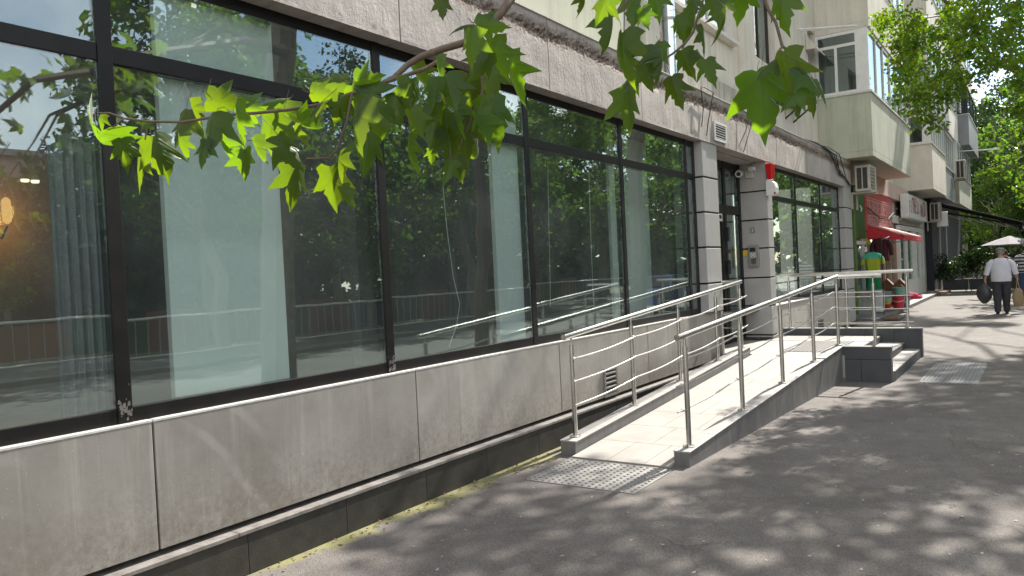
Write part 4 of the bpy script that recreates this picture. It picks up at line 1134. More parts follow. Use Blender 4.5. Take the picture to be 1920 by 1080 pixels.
t1 = tree_proto("broadleaf_tree", "tall broadleaf tree on the far pavement, first across the road", "tree", 10.5, 3.4, 95, 95, .26, m_leaf_far, 3, GW, .22, loc=(11.2, 13.0, 0))
t2 = tree_proto("broadleaf_tree", "bushy lower broadleaf tree on the far pavement across the road", "tree", 8.0, 3.0, 80, 95, .24, m_leaf_far, 5, GW, .18, .2, loc=(11.0, 18.5, 0))
t3 = tree_proto("dark_tree", "dark dense tree in the strip across the road", "tree", 11.5, 3.6, 100, 95, .24, m_leaf_dark, 9, GW, .24, .16, loc=(16.5, 16.0, 0))
spots = [(t1, 11.3, 24.5, 1.0), (t2, 11.1, 29.5, 1.1), (t1, 11.4, 36, 1.05), (t2, 11, 43, 1.2), (t1, 11.2, 52, 1.1),
         (t3, 17, 24, 1.0), (t3, 16.5, 32, 1.1), (t3, 17.5, 41, 1.1), (t3, 17, 52, 1.2), (t2, 18.5, 9.8, .62), (t3, 22, 20, 1.1), (t3, 24, 29, 1.1),
         (t1, 11.6, -2.5, .9), (t2, 17.5, 3.2, .55), (t3, 23.5, 12.8, .55), (t2, 24.0, 7.0, .6), (t3, 25, 40, 1.2)]
for i, (p, x, y, sc) in enumerate(spots):
    copy_thing(p, (x, y, 0), "%s at %d m along the road across the street, %s" % ({t1: "tall broadleaf tree", t2: "bushy broadleaf tree", t3: "dark dense tree"}[p], int(y + 10), ["near kerb", "set back"][x > 14]), i * 1.3, sc)
# backdrop at the end of the street (in frame on the right)
bk = [(t3, -5.5, 66, 1.15), (t3, -1.5, 63, 1.2), (t1, 1.2, 57, 1.1), (t3, 2.6, 72, 1.35), (t1, -3.6, 78, 1.4), (t2, 3.4, 47, 1.25), (t1, 3.2, 36, 1.15), (t3, -8.5, 74, 1.4), (t3, 1, 88, 1.6), (t1, -6, 92, 1.7), (t2, -2.3, 57.5, .85)]
labs = ["dark tree behind the far end of the apartment block", "dark tree closing the street right of the block's end", "tall sunlit tree at the end of the street near the right edge",
        "dark dense tree far back at the right edge", "tall tree rising over the far corner of the block", "bushy tree beside the terrace parasol", "tall sunlit street tree overhanging from the right behind the small-leaved branch",
        "far dark tree mostly hidden by the block", "farthest dark tree at the end of the street", "farthest tall tree behind the block's end", "low bushy tree just behind the black awning"]
for (p, x, y, sc), lb in zip(bk, labs): copy_thing(p, (x, y, 0), lb, x * 2.1 + y, sc)

# far-off wood that reads as one mass, across the street and at its end
rng = np.random.default_rng(44)
cs = []
for _ in range(330):
    y = rng.uniform(17, 120); cs.append((27 + rng.uniform(0, 5), y, rng.uniform(.3, 8.5)))
for _ in range(60):
    y = rng.uniform(-25, 17); cs.append((28 + rng.uniform(0, 4), y, rng.uniform(.3, 3.2)))
for _ in range(330):
    x = rng.uniform(-32, 30); cs.append((x, 112 + rng.uniform(0, 8), rng.uniform(.3, 16)))
for _ in range(60):
    x = rng.uniform(-14, 8); cs.append((x, 108 + rng.uniform(0, 4), rng.uniform(.3, 6)))
P = clump_points(np.array(cs), 1.9, 130, rng); P = P[P[:, 2] > -.1]
V, F = leaf_quads(P, .85, rng, .35, .7); o = np_mesh("woodland", V, F, m_leaf_dark); tag(o, "dark mass of woodland foliage closing off the far side and end of the street", "woodland", None, 'stuff')

# --- street plane tree whose canopy shades the pavement; its lowest branches hang into view
PT = thing("plane_tree", (2.1, 7.6, 0), "plane tree whose backlit lobed leaves hang on low branches across the top of the view", "tree")
rng = np.random.default_rng(21)
tb = MB()
limb(tb, (2.1, 7.6, -.2), (1.8, 7.9, 7.4), .27, .17, rng, .05, 8)
def shade_p(x, s):
    """how leafy the canopy is over the ground point (x, s)"""
    if s < 1.9: return 0
    if s < 4.75: return .95 if x > -3.3 else .35
    if s < 6.0: return .95 if x > -2.0 else 0
    if s < 10.6: return .92 if x > -1.55 else 0
    if s < 13.2: return .8 if x > -1.35 else 0
    if s < 18.5: return .22 if x > .1 else 0
    if s < 20: return .25
    if s < 22.4: return .5
    return .0
cs = []; rad = []; sl_ = []
tries = 0
while len(cs) < 122 and tries < 9000:
    tries += 1
    s = rng.uniform(1.9, 24); x = rng.uniform(-3.6, 3.4)
    if rng.uniform() > shade_p(x, s): continue
    zmin = max(9.0 if s < 6 else 11.0, (1.75 + .36 * s) / .64); z = zmin + rng.uniform(.3, 3.6); sl_.append(s)
    cs.append((x + SUN[0] / SUN[2] * z, s + SUN[1] / SUN[2] * z, z)); rad.append(rng.uniform(.55, 1.0))
cs = np.array(cs); rad = np.array(rad)
near = np.array(sl_) < 6.0
hub = np.array([1.8, 8.0, 7.3])
for c in cs[near][::3]:
    m = hub * .5 + c * .5
    if not in_frame(np.array([m, c, hub * .75 + c * .25])).any():
        limb(tb, hub + rng.normal(size=3) * .15, c, .06, .012, rng, .15, 6)
mesh("trunk", tb, m_bark, PT, smooth=True, loc=(2.1, 7.6, 0))
P = clump_points(cs, rad, 190, rng)
kpf = ~in_frame(P); P = P[kpf]
nearP = np.repeat(near, 190)[kpf]
V, F = leaf_quads(P[nearP], .165, rng, .3, .95); np_mesh("crown", V, F, m_leaf_plane, PT, (2.1, 7.6, 0))
PT2 = thing("plane_tree", (2.3, 21.0, 0), "second plane tree farther up the pavement, its crown above the walking people", "tree")
tb = MB(); limb(tb, (2.3, 21, -.2), (2.0, 21.4, 10.5), .28, .16, rng, .05, 8)
hub = np.array([2.0, 21.4, 10.3])
for c in cs[~near][::3]:
    m = hub * .5 + c * .5
    if not in_frame(np.array([m, c, hub * .75 + c * .25])).any(): limb(tb, hub, c, .07, .012, rng, .15, 6)
mesh("trunk", tb, m_bark, PT2, smooth=True, loc=(2.3, 21, 0))
V, F = leaf_quads(P[~nearP], .19, rng, .3, .95); np_mesh("crown", V, F, m_leaf_plane, PT2, (2.3, 21, 0))

# --- foreground plane leaves
HALF = [(0, .02), (.11, -.06), (.23, -.06), (.37, .0), (.33, .12), (.30, .215), (.39, .33), (.53, .57), (.40, .54), (.28, .52), (.19, .49), (.235, .61), (.165, .68), (.155, .79), (.07, .90), (0, 1.08)]
OUT = HALF + [(-x, y) for x, y in HALF[-2:0:-1]]
OUT = np.array(OUT); NO = len(OUT); CEN = np.array([0, .30])
cam_r, cam_d, cam_f = RW[:, 0], RW[:, 1], RW[:, 2]
def leaf_geo(base, tip, nrm, L, rng, fold=.25, curl=.3):
    tip = tip / np.linalg.norm(tip); nrm = nrm - tip * nrm.dot(tip); nrm /= np.linalg.norm(nrm); sd = np.cross(tip, nrm)
    o = OUT * [rng.uniform(.88, 1.05), 1] + rng.normal(size=OUT.shape) * .016
    asym = rng.uniform(-.12, .12)
    rings = [CEN + (o - CEN) * t for t in (.34, .68, 1.0)]
    pts = [CEN[None]] + rings
    Q = np.concatenate(pts, 0); x, y = Q[:, 0], Q[:, 1]
    ph = rng.uniform(0, 6.28, 3); c1 = rng.uniform(.5, 1.5)
    z = -fold * np.abs(x) ** 1.15 - curl * c1 * (np.maximum(y - .25, 0) ** 2) * .8 - curl * .9 * x * x + .03 * np.sin(7 * y + ph[0] + 3 * np.abs(x)) * (np.abs(x) + .2) + .02 * np.sin(9 * x + ph[1]) + asym * x
    V = base + (x[:, None] * sd + y[:, None] * tip + z[:, None] * nrm) * L
    F = [(0, 1 + i, 1 + (i + 1) % NO) for i in range(NO)]
    for r in range(2):
        a0 = 1 + r * NO; b0 = a0 + NO
        for i in range(NO):
            j = (i + 1) % NO; F.append((a0 + i, b0 + i, b0 + j)); F.append((a0 + i, b0 + j, a0 + j))
    return V, np.array(F)
LUV = np.concatenate([CEN[None]] + [CEN + (OUT - CEN) * t for t in (.34, .68, 1.0)], 0)
def leaf_attr(o):
    me = o.data; n = len(me.vertices) // len(LUV); at = me.attributes.new('leafuv', 'FLOAT_VECTOR', 'POINT')
    uv = np.zeros((len(LUV), 3), np.float32); uv[:, :2] = LUV; at.data.foreach_set('vector', np.tile(uv, (n, 1)).ravel())
rng = np.random.default_rng(5)
def rot(v, k, a):
    k = k / np.linalg.norm(k); return v * math.cos(a) + np.cross(k, v) * math.sin(a) + k * k.dot(v) * (1 - math.cos(a))
def hang(leaves, depth, spread):
    Vs = []; Fs = []; n = 0; pet = MB(); shade = []
    for (x, y, L, ang, kind) in leaves:
        d = depth + rng.uniform(-spread, spread)
        a = R_(ang + rng.uniform(-8, 8)); tip = math.sin(a) * cam_r + math.cos(a) * cam_d
        nrm = -cam_f
        pitch = {'b': rng.uniform(-.35, .25), 'd': rng.uniform(-.2, .45), 'f': rng.uniform(-1.2, -.9), 'm': rng.uniform(-.3, .4)}[kind]
        sd = np.cross(tip, nrm)
        tip2 = rot(tip, sd, pitch); nrm2 = rot(nrm, sd, pitch)
        rl = rng.choice([-1, 1]) * rng.uniform(.1, 1.15); nrm2 = rot(nrm2, tip2, rl)
        wl = L * d / FPX / (abs(math.cos(pitch)) * .4 + .6) * (.90 if depth < 2.4 else .88)
        wl *= rng.uniform(.82, 1.14)
        cpos = atD(x, y, d); base = cpos - tip2 * wl * .48
        V, F = leaf_geo(base, tip2, nrm2, wl, rng, rng.uniform(.25, .85), rng.uniform(.2, .75))
        Vs.append(V); Fs.append(F + n); n += len(V)
        q = base - tip2 * wl * .10 + np.array([0, 0, wl * .15]) + rng.normal(size=3) * .016
        pet.tube([q, q * .4 + base * .6 - tip2 * wl * .03 + rng.normal(size=3) * .004, base + tip2 * wl * .12 + nrm2 * .001], [.0009, .0009, .0007], 5)
        if kind in 'dm': shade.append((cpos, kind))
    return Vs, Fs, pet, shade
LEFT = [(187, 228, 42, -20, 'b'), (188, 272, 118, -58, 'f'), (232, 288, 60, 5, 'b'), (257, 312, 118, -14, 'b'), (300, 292, 92, 24, 'b'), (340, 236, 98, -20, 'd'), (340, 276, 58, 0, 'b'), (362, 212, 66, 8, 'b'),
        (395, 245, 100, 3, 'd'), (425, 193, 76, 80, 'b'), (446, 238, 92, 0, 'd'), (420, 284, 80, 18, 'd'), (462, 308, 62, 6, 'b'), (472, 202, 66, 80, 'b'), (500, 250, 96, -4, 'd'), (535, 232, 95, 14, 'd'),
        (512, 193, 68, -78, 'b'), (546, 284, 92, 42, 'b'), (580, 240, 80, 42, 'f'), (556, 350, 86, -6, 'b'), (625, 352, 108, 6, 'b'), (650, 368, 60, 28, 'b'), (630, 308, 84, -10, 'd'), (664, 232, 128, -4, 'd'),
        (690, 190, 140, 48, 'd'), (618, 150, 68, -90, 'm'), (690, 280, 98, 10, 'd'), (634, 206, 66, -20, 'b'), (692, 150, 56, 88, 'b'), (748, 205, 68, 8, 'b'), (772, 180, 78, 0, 'm'), (764, 288, 100, 2, 'b'),
        (810, 292, 34, 0, 'b'), (790, 148, 66, 30, 'd'), (812, 168, 70, -10, 'd'), (822, 128, 48, 10, 'b'), (843, 170, 88, 18, 'd'), (880, 88, 92, -6, 'd'), (922, 48, 66, 88, 'd'), (868, 46, 56, -82, 'd'),
        (934, 112, 98, 14, 'd'), (962, 152, 108, 10, 'd'), (920, 152, 96, 0, 'd'), (882, 178, 88, 14, 'b'), (850, 216, 88, -10, 'd'), (932, 220, 116, 14, 'b'), (818, 232, 86, -16, 'd'), (870, 258, 98, 10, 'd'),
        (902, 240, 68, 20, 'm'), (846, 280, 88, 4, 'd'), (862, 314, 56, 14, 'b'), (838, 322, 56, -28, 'b'), (894, 288, 66, 36, 'f'), (808, 214, 66, -30, 'd'), (829, 14, 52, 0, 'd'), (585, 205, 70, -60, 'b'), (560, 262, 60, 20, 'b'),
        (380, 285, 56, -12, 'd'), (480, 282, 70, 10, 'd'), (603, 178, 60, 70, 'm'), (720, 232, 80, 12, 'd'), (905, 120, 70, -35, 'd'), (780, 230, 64, 20, 'b')]
RIGHT = [(1094, 6, 44, 10, 'm'), (1128, 14, 66, -28, 'd'), (1190, 14, 88, 0, 'd'), (1208, 32, 66, 10, 'd'), (1148, 56, 84, -6, 'd'), (1166, 104, 112, 0, 'm'), (1182, 208, 92, 0, 'm'), (1174, 158, 66, -34, 'd'), (1212, 142, 66, 12, 'd'),
         (1246, 118, 88, 8, 'd'), (1286, 116, 66, 5, 'm'), (1266, 168, 76, 14, 'm'), (1300, 56, 86, 0, 'd'), (1322, 78, 66, 8, 'd'), (1314, 112, 54, 22, 'd'), (1364, 38, 92, 2, 'm'), (1344, 8, 76, 0, 'd'), (1300, 10, 66, -10, 'd'),
         (1465, 16, 104, 0, 'm'), (1430, 196, 128, -2, 'm'), (1440, 120, 76, -62, 'd'), (1470, 138, 88, 4, 'd'), (1424, 158, 58, 8, 'd'), (1490, 168, 76, 8, 'd'), (1524, 180, 84, 10, 'd'), (1518, 146, 76, 34, 'd'), (1482, 184, 66, -34, 'm'),
         (1545, 172, 60, 28, 'd'), (1502, 200, 50, 0, 'd'), (1272, 46, 66, 4, 'd'), (1226, 96, 54, -40, 'd'), (1390, 4, 76, 0, 'm'), (1230, 8, 60, 8, 'd'), (1330, 130, 60, 10, 'd')]
allV = []; allF = []; n0 = 0; shades = []
petm = MB()
for LV, dep, sp in ((LEFT, 2.15, .22), (RIGHT, 2.75, .25)):
    Vs, Fs, pet, sh = hang(LV, dep, sp)
    for V, F in zip(Vs, Fs): allV.append(V); allF.append(F + n0 if False else F + (n0))
    n0 += sum(len(v) for v in Vs); petm.add(pet.v, pet.f); shades += sh
leaf_attr(np_mesh("hanging_leaves", np.concatenate(allV), np.concatenate(allF), m_leaf_near, PT, (2.1, 7.6, 0), smooth=True))
# leaves added out of view along the sun ray to shade the inner leaves
Vs = []; Fs = []; n = 0
for c, k in shades:
    lx = float(project(c)[0])
    for q in range(((1 if lx > 640 or rng.uniform() < .35 else 0) if k == 'd' else 0) if c[1] < 2.3 else 1):
        p = c + SUN * rng.uniform(1.1, 1.9) + rng.normal(size=3) * .03
        nr = SUN + rng.normal(size=3) * .35; tp = np.cross(nr, rng.normal(size=3))
        tp /= np.linalg.norm(tp); L = (rng.uniform(.12, .16) if lx < 640 else rng.uniform(.125, .17)) if c[1] < 2.3 else rng.uniform(.17, .23)
        V, F = leaf_geo(p - tp * L * .45, tp, nr, L, rng, .2, .3)
        if in_frame(V).any(): continue
        Vs.append(V); Fs.append(F + n); n += len(V)
leaf_attr(np_mesh("added_shade_leaves", np.concatenate(Vs), np.concatenate(Fs), m_leaf_near, PT, (2.1, 7.6, 0), smooth=True))
def px_path(pts, d0, d1):
    m = len(pts) - 1; return [atD(x, y, d0 + (d1 - d0) * i / max(1, m)) for i, (x, y) in enumerate(pts)]
b = MB()
b.tube([atD(1010, -120, 2.8)] + px_path([(957, 0), (938, 26), (911, 54), (870, 80), (829, 92), (790, 106), (765, 121), (738, 146), (719, 154)], 2.45, 2.2), [.0165, .014, .0135, .013, .012, .011, .010, .0095, .008, .006], 10)
b.tube(px_path([(829, 110), (800, 128), (765, 140), (719, 155), (660, 176), (600, 196), (540, 206), (480, 212), (420, 216), (345, 229), (280, 228), (232, 222), (205, 212), (186, 212)], 2.22, 2.1), [.006, .006, .0058, .0056, .0052, .005, .0048, .0045, .004, .0036, .0032, .003, .0026, .002], 8)
b.tube(px_path([(232, 223), (215, 236), (205, 242)], 2.1, 2.1), .002, 6)
b.tube(px_path([(277, 230), (275, 245), (272, 262)], 2.1, 2.1), .0022, 6)
b.tube(px_path([(660, 176), (650, 230), (632, 280), (615, 296), (575, 298), (562, 316)], 2.15, 2.15), [.004, .0036, .003, .003, .0025, .002], 6)
b.tube(px_path([(870, 80), (900, 120), (905, 170), (880, 230), (860, 280)], 2.25, 2.2), [.006, .005, .004, .003, .002], 6)
b.tube([atD(1420, -90, 3.0)] + px_path([(1434, 0), (1440, 17), (1455, 43), (1467, 87), (1486, 100), (1497, 122), (1510, 130)], 2.9, 2.75), [.007, .0062, .006, .0058, .0055, .005, .004, .0035], 8)
b.tube(px_path([(1467, 87), (1458, 98), (1452, 118)], 2.8, 2.75), .0038, 6)
b.tube([atD(1330, -100, 3.0)] + px_path([(1318, 0), (1300, 60), (1284, 82), (1262, 100), (1236, 118), (1205, 126)], 2.85, 2.72), [.006, .0055, .005, .0045, .004, .0036, .003], 8)
b.tube([atD(1172, -90, 2.9), atD(1171, 0, 2.8), atD(1170, 58, 2.75)], .002, 6)
b.tube([atD(1200, -90, 2.9), atD(1195, -20, 2.8), atD(1150, 30, 2.75)], .004, 6)
b.tube([atD(1010, -120, 2.8), atD(1120, -260, 3.1), np.array([.6, 6.2, 4.6]), np.array([1.75, 7.8, 5.0])], [.017, .025, .05, .09], 8)
b.tube([atD(1330, -100, 3.0), atD(1380, -200, 3.1), np.array([.7, 6.0, 4.7]), np.array([1.75, 7.8, 5.0])], [.007, .012, .03, .06], 8)
b.tube([atD(1420, -90, 3.0), atD(1400, -200, 3.15), np.array([.7, 6.0, 4.75])], [.007, .012, .025], 8)
b.add(petm.v, petm.f)
mesh("branch", b, m_twig, PT, smooth=True)

# --- small-leaved street tree reaching into the top right of the view
ET = thing("small_leaved_tree", (1.7, 12.2, 0), "small-leaved street tree whose lime green sprays droop in front of the balconies at upper right", "tree")
rng = np.random.default_rng(31)
b = MB(); limb(b, (1.7, 12.2, -.2), (1.3, 12.0, 4.2), .15, .10, rng, .05, 7)
main = [np.array([1.3, 12.0, 4.1])] + px_path([(1985, 160), (1920, 138), (1880, 122), (1856, 108), (1838, 72), (1815, 40), (1770, 0), (1720, -40)], 12.0, 11.2)
b.tube(main, [.09, .06, .05, .046, .042, .036, .032, .026, .02], 10)
subs = []
def sub(pts, d, r):
    q = px_path(pts, d, d - .4); b.tube(q, [r * (1 - .75 * i / (len(q) - 1)) for i in range(len(q))], 7)
sub([(1856, 108), (1800, 112), (1765, 150), (1730, 190), (1712, 235)], 11.7, .016)
sub([(1838, 72), (1780, 60), (1720, 80), (1680, 110), (1655, 118)], 11.6, .016)
sub([(1815, 40), (1760, 30), (1700, 40), (1650, 50)], 11.4, .014)
sub([(1880, 122), (1850, 140), (1800, 165), (1760, 200)], 11.8, .014)
sub([(1856, 108), (1880, 60), (1910, 20), (1940, -20)], 11.8, .02)
mesh("trunk", b, m_twig, ET, smooth=True, loc=(1.7, 12.2, 0))
cl = []
def zone(x0, x1, y0, y1, n, Y0=9.6, Y1=12.6):
    for _ in range(n):
        x = rng.uniform(x0, x1); y = rng.uniform(y0, y1); cl.append(atY(x, y, rng.uniform(Y0, Y1)))
zone(1655, 1720, 22, 62, 8); zone(1672, 1735, 60, 125, 11); zone(1694, 1755, 110, 185, 12); zone(1705, 1745, 180, 232, 6)
zone(1740, 1850, 10, 70, 9); zone(1745, 1830, 80, 160, 12); zone(1825, 1930, 95, 150, 9); zone(1850, 1930, 5, 90, 9); zone(1760, 1800, 160, 190, 4); zone(1640, 1665, 30, 50, 2); zone(1690, 1940, -140, -10, 30); zone(1800, 1930, 0, 120, 26, 12.5, 14); zone(1690, 1800, 0, 120, 12, 12, 13); zone(1880, 1940, 140, 215, 6)
cl = np.array(cl)
P = clump_points(cl, rng.uniform(.12, .25, len(cl)), 84, rng, .85)
V, F = leaf_quads(P, .062, rng, .5, .62, .25)
np_mesh("crown", V, F, m_leaf_elm, ET, (1.7, 12.2, 0))

# ================================================================== ACROSS THE ROAD (seen in the glass)
g = thing("pedestrian_fence", (9.7, 20, 0), "low metal pedestrian fence along the far pavement, seen in the glass", "fence")
b = MB().tube([(9.7, -12, 1.15), (9.7, 60, 1.15)], .03, 8).tube([(9.7, -12, .25), (9.7, 60, .25)], .02, 8); mesh("rail", b, m_white, g)  # rails coloured white for the sunlight on galvanised metal
b = MB()
for k in range(240): b.box(9.69, 9.71, -12 + k * .3, -11.985 + k * .3, .251, 1.13)
mesh("baluster", b, m_galv, g)['kind'] = 'stuff'
g = thing("playground_hoarding", (13.2, 12, 0), "low wall of faded red, yellow, green and blue boards across the road", "hoarding")
for k in range(26):
    y = -9 + k * 1.9
    mesh("board", MB().box(13.2, 13.26, y, y + 1.86, .1, .95 + .15 * (k % 3)), [plain("faded_red", (.20, .06, .05)), plain("faded_yellow", (.22, .17, .05)), plain("faded_green", (.05, .10, .05)), plain("faded_blue", (.05, .07, .14)), plain("faded_orange", (.22, .10, .04))][(k * 3 + k // 4) % 5], g)
g = thing("far_pink_building", (40, 16, 0), "pinkish flat-roofed building across the street, seen in the leftmost glass", "building")
mesh("wall", MB().box(38, 52, -4, 34, 0, 9.4), m_farwall, g)
mesh("roof_edge", MB().box(37.7, 52.3, -4.3, 34.3, 9.401, 9.75), m_galv, g)
for k in range(8):
    for z in (2.0, 5.6): 
        w = mesh("window", MB().box(37.96, 37.999, -1 + k * 4.3, .6 + k * 4.3, z, z + 1.5), m_black, g)

# parked cars
def car(loc, rz, label, paint):
    x, y, z = loc
    g = thing("parked_car", (0, 0, 0), label, "car", "parked cars")
    prof = [(-2.1, .30), (-2.12, .62), (-2.0, .84), (-1.2, .94), (-.62, 1.38), (.55, 1.42), (1.25, .98), (1.95, .90), (2.12, .68), (2.1, .30)]
    b = MB(); n = len(prof)
    for s, w in ((-1, .70), (-.92, .84), (.92, .84), (1, .70)):
        for u, v in prof:
            ww = w * (1.0 if v < 1.0 else .80) * (1 if s > 0 else -1); b.v.append((ww, u, v))
    for r in range(3):
        for i in range(n): a = r * n + i; c = r * n + (i + 1) % n; b.f.append((a, c, c + n, a + n))
    b.f.append(tuple(range(n - 1, -1, -1))); b.f.append(tuple(3 * n + i for i in range(n)))
    bo = mesh("body", b, paint, g, bevel=.04, smooth=True, loc=(0, 0, .3))
    gl = MB()
    for sx in (-1, 1):
        q = [(sx * .80, -1.08, .97), (sx * .80, 1.08, 1.0), (sx * .70, .50, 1.33), (sx * .70, -.58, 1.31)]
        gl.add([(p[0] * 1.0 + sx * .022, p[1], p[2]) for p in q] + [(p[0] * .97, p[1], p[2]) for p in q], [(0, 1, 2, 3), (7, 6, 5, 4), (0, 4, 5, 1), (1, 5, 6, 2), (2, 6, 7, 3), (3, 7, 4, 0)])
    mesh("side_window", gl, m_black, g)
    for yy, zz in (((1.20, .62), (1.01, 1.37)), ((-1.17, -.66), (.97, 1.34))):
        d = .03 if yy[0] > 0 else -.03
        q = [(-.62, yy[0] + d, zz[0] + .02), (.62, yy[0] + d, zz[0] + .02), (.56, yy[1] + d, zz[1] + .01), (-.56, yy[1] + d, zz[1] + .01)]
        mesh("windscreen" if yy[0] > 0 else "rear_window", MB().hexa([(p[0], p[1] - d, p[2] - .03) for p in q], q), m_black, g)
    for sx in (-1, 1):
        for yy in (-1.3, 1.3):
            w = mesh("wheel", MB().lathe([(.2, -.1), (.31, -.09), (.32, 0), (.31, .09), (.2, .1)], (sx * .74, yy, .315), 20, 'x'), m_rubber, g, smooth=True)
            mesh("rim", MB().lathe([(.19, -.11), (.17, .11)], (sx * .74, yy, .315), 16, 'x'), m_galv, w)
        mesh("tail_light", MB().box(sx * .50, sx * .70, -2.13, -2.10, .66, .80), m_redlens, g)
        mesh("headlight", MB().box(sx * .46, sx * .68, 2.08, 2.135, .64, .76), m_white, g)
    g.location = loc; g.rotation_euler = (0, 0, rz); return g
car((-.42, 45.5, 0), .1, "white parked car half hidden behind the walkers at the right edge", m_carpaint)
car((4.6, 28.5, -.1), 0, "blue car parked at the kerb down the road, seen in the glass beside the entrance", plain("blue_car_paint", (.03, .09, .3), .25))

# ================================================================== SHOP GOODS
def garment(name, label, c, w, h, mat, sleeve=.2, cat="garment", flare=1.0):
    """hung top: flattened shell, y thin"""
    x, y, z = c
    g = thing(name, (x, y, z - h / 2), label, cat)
    prof = [(.16, .5), (.42, .475), (.56, .43), (.52, .30), (.46, .05), (.47 * flare, -.25), (.50 * flare, -.5)]
    b = MB(); N = 14
    for u, v in prof:
        for k in range(N):
            t = 2 * math.pi * k / N; b.v.append((x + math.cos(t) * u * w * (1 + .04 * math.sin(3 * t + v * 9)), y + math.sin(t) * (.05 + .04 * (.5 - v)) * (1 + .25 * math.sin(5 * t)), z + v * h))
    for r in range(len(prof) - 1):
        for k in range(N): a = r * N + k; e = r * N + (k + 1) % N; b.f.append((a, a + N, e + N, e))
    b.f.append(tuple(range(N))); b.f.append(tuple((len(prof) - 1) * N + k for k in range(N - 1, -1, -1)))
    mesh("body", b, mat, g, smooth=True)
    if sleeve:
        for s in (-1, 1):
            mesh("sleeve", MB().tube([(x + s * w * .42, y, z + h * .42), (x + s * w * .62, y + .01, z + h * .40 - sleeve * .8), (x + s * w * .70, y, z + h * .38 - sleeve * 2)], [.05, .055, .048], 8), mat, g, smooth=True)
    mesh("hanger", MB().tube([(x, y, z + h * .49), (x, y, z + h * .5 + .06), (x + .03, y, z + h * .5 + .09)], .006, 6), m_black, g)
    return g
m_maroon = plain("maroon_cloth", (.055, .012, .016), .95)
c = atY(1652, 468, 22.6); garment("maroon_jacket", "dark maroon jacket hanging highest by the shop door", (c[0], 22.6, c[2]), .36, .62, m_maroon, .20)
c = atY(1637, 508, 21.9); garment("ombre_tunic", "long yellow to green knitted tunic hanging outside the shop", (c[0], 21.9, c[2]), .36, .98, m_ombre, .10, flare=1.0)
c = atY(1615, 462, 22.9); garment("yellow_shirt", "yellow shirt hanging left of the maroon jacket", (c[0], 22.9, c[2]), .26, .46, plain("yellow_cloth", (.50, .42, .04), .95), .08)
c = atY(1619, 528, 22.5); garment("blue_shirt", "blue shirt hanging behind the long tunic", (c[0], 22.5, c[2]), .28, .5, plain("blue_cloth", (.02, .05, .24), .95), 0)
g = thing("clothes_rail", (-3.5, 22.3, .11), "thin black rail that the garments hang from", "clothes rail")
mesh("bar", MB().tube([(-3.8, 23.0, 2.14), (-3.3, 21.7, 2.05), (-3.2, 23.4, 2.2)], .012, 6), m_black, g)
mesh("leg", MB().tube([(-3.3, 21.7, 2.05), (-3.3, 21.7, .11)], .012, 6), m_black, g)
def bucket(c, r, h, mat, label, name="bucket", handle=True, taper=.8):
    g = thing(name, c, label, "bucket" if name == "bucket" else "bowl", "plastic ware outside the shop")
    mesh("shell", MB().lathe([(r * taper, 0), (r, h), (r * 1.08, h), (r * 1.08, h * .95), (r * .94, h * .95), (r * .74, .02)], c, 16), mat, g, smooth=True)
    if handle: mesh("handle", MB().tube([(c[0] - r, c[1], c[2] + h * .9), (c[0] - r * .9, c[1] - r * .5, c[2] + h * .6), (c[0], c[1] - r * 1.05, c[2] + h * .5), (c[0] + r * .9, c[1] - r * .5, c[2] + h * .6), (c[0] + r, c[1], c[2] + h * .9)], .008, 6), m_white, g, smooth=True)
    return g
m_mint = plain("mint_plastic", (.25, .48, .40), .35); m_redp = plain("red_plastic", (.50, .03, .04), .35); m_bluep = plain("blue_plastic", (.03, .06, .25), .35)
def place(px, py, Y, zmin=.11): q = atY(px, py, Y); return (float(q[0]), Y, max(zmin, float(q[2])))
def crate(c, w, d, h, mat, label, cat="crate", name="crate"):
    x, y, z = c; g = thing(name, c, label, cat)
    b = MB().box(x - w / 2, x + w / 2, y - d / 2, y + d / 2, z, z + .03)
    for s in (-1, 1):
        b.box(x + s * w / 2, x + s * (w / 2 - .02), y - d / 2, y + d / 2, z + .031, z + h); b.box(x - w / 2 + .0205, x + w / 2 - .0205, y + s * d / 2, y + s * (d / 2 - .02), z + .031, z + h)
    mesh("box", b, mat, g, bevel=.004)
    mesh("rim", MB().box(x - w / 2 - .01, x + w / 2 + .01, y - d / 2 - .012, y - d / 2 - .001, z + h - .04, z + h + .005), mat, g)
    for k in (-1, 1): mesh("corner_strip", MB().box(x + k * w * .3 - .015, x + k * w * .3 + .015, y - d / 2 - .008, y - d / 2 - .001, z, z + h - .045), mat, g)
    return g
crate(place(1623, 592, 22.3, .0), .32, .3, .70, m_galv, "tall worn metal box under the hanging tunic")
crate(place(1645, 584, 22.8, .11), .34, .3, .58, m_white, "white box beside the metal box outside the shop")
crate(place(1664, 572, 24.6, .11), .30, .3, .40, plain("pale_mint_box", (.38, .46, .43), .5), "pale mint plastic crate behind the railing post")
q = place(1685, 577, 24.2); bucket(q, .17, .34, m_redp, "red bucket standing at the shop step")
bucket((q[0] + .02, q[1] + .35, q[2] + .345), .21, .22, m_mint, "mint tub stacked above the red bucket", handle=False)
crate((q[0] + .02, q[1] + .38, q[2]), .36, .3, .34, m_wood, "brown crate under the mint tub")
q = place(1697, 576, 24.5); bucket(q, .14, .30, m_bluep, "blue bucket right of the red bucket")
q = place(1663, 579, 23.4); bucket(q, .12, .12, m_redp, "red bowl at the bottom of a small stack", "bowl", False); bucket((q[0], q[1], q[2] + .125), .125, .09, plain("yellow_plastic", (.55, .42, .03), .35), "yellow bowl in the middle of a small stack", "bowl", False); bucket((q[0], q[1], q[2] + .22), .13, .08, m_mint, "mint bowl on top of a small stack", "bowl", False)
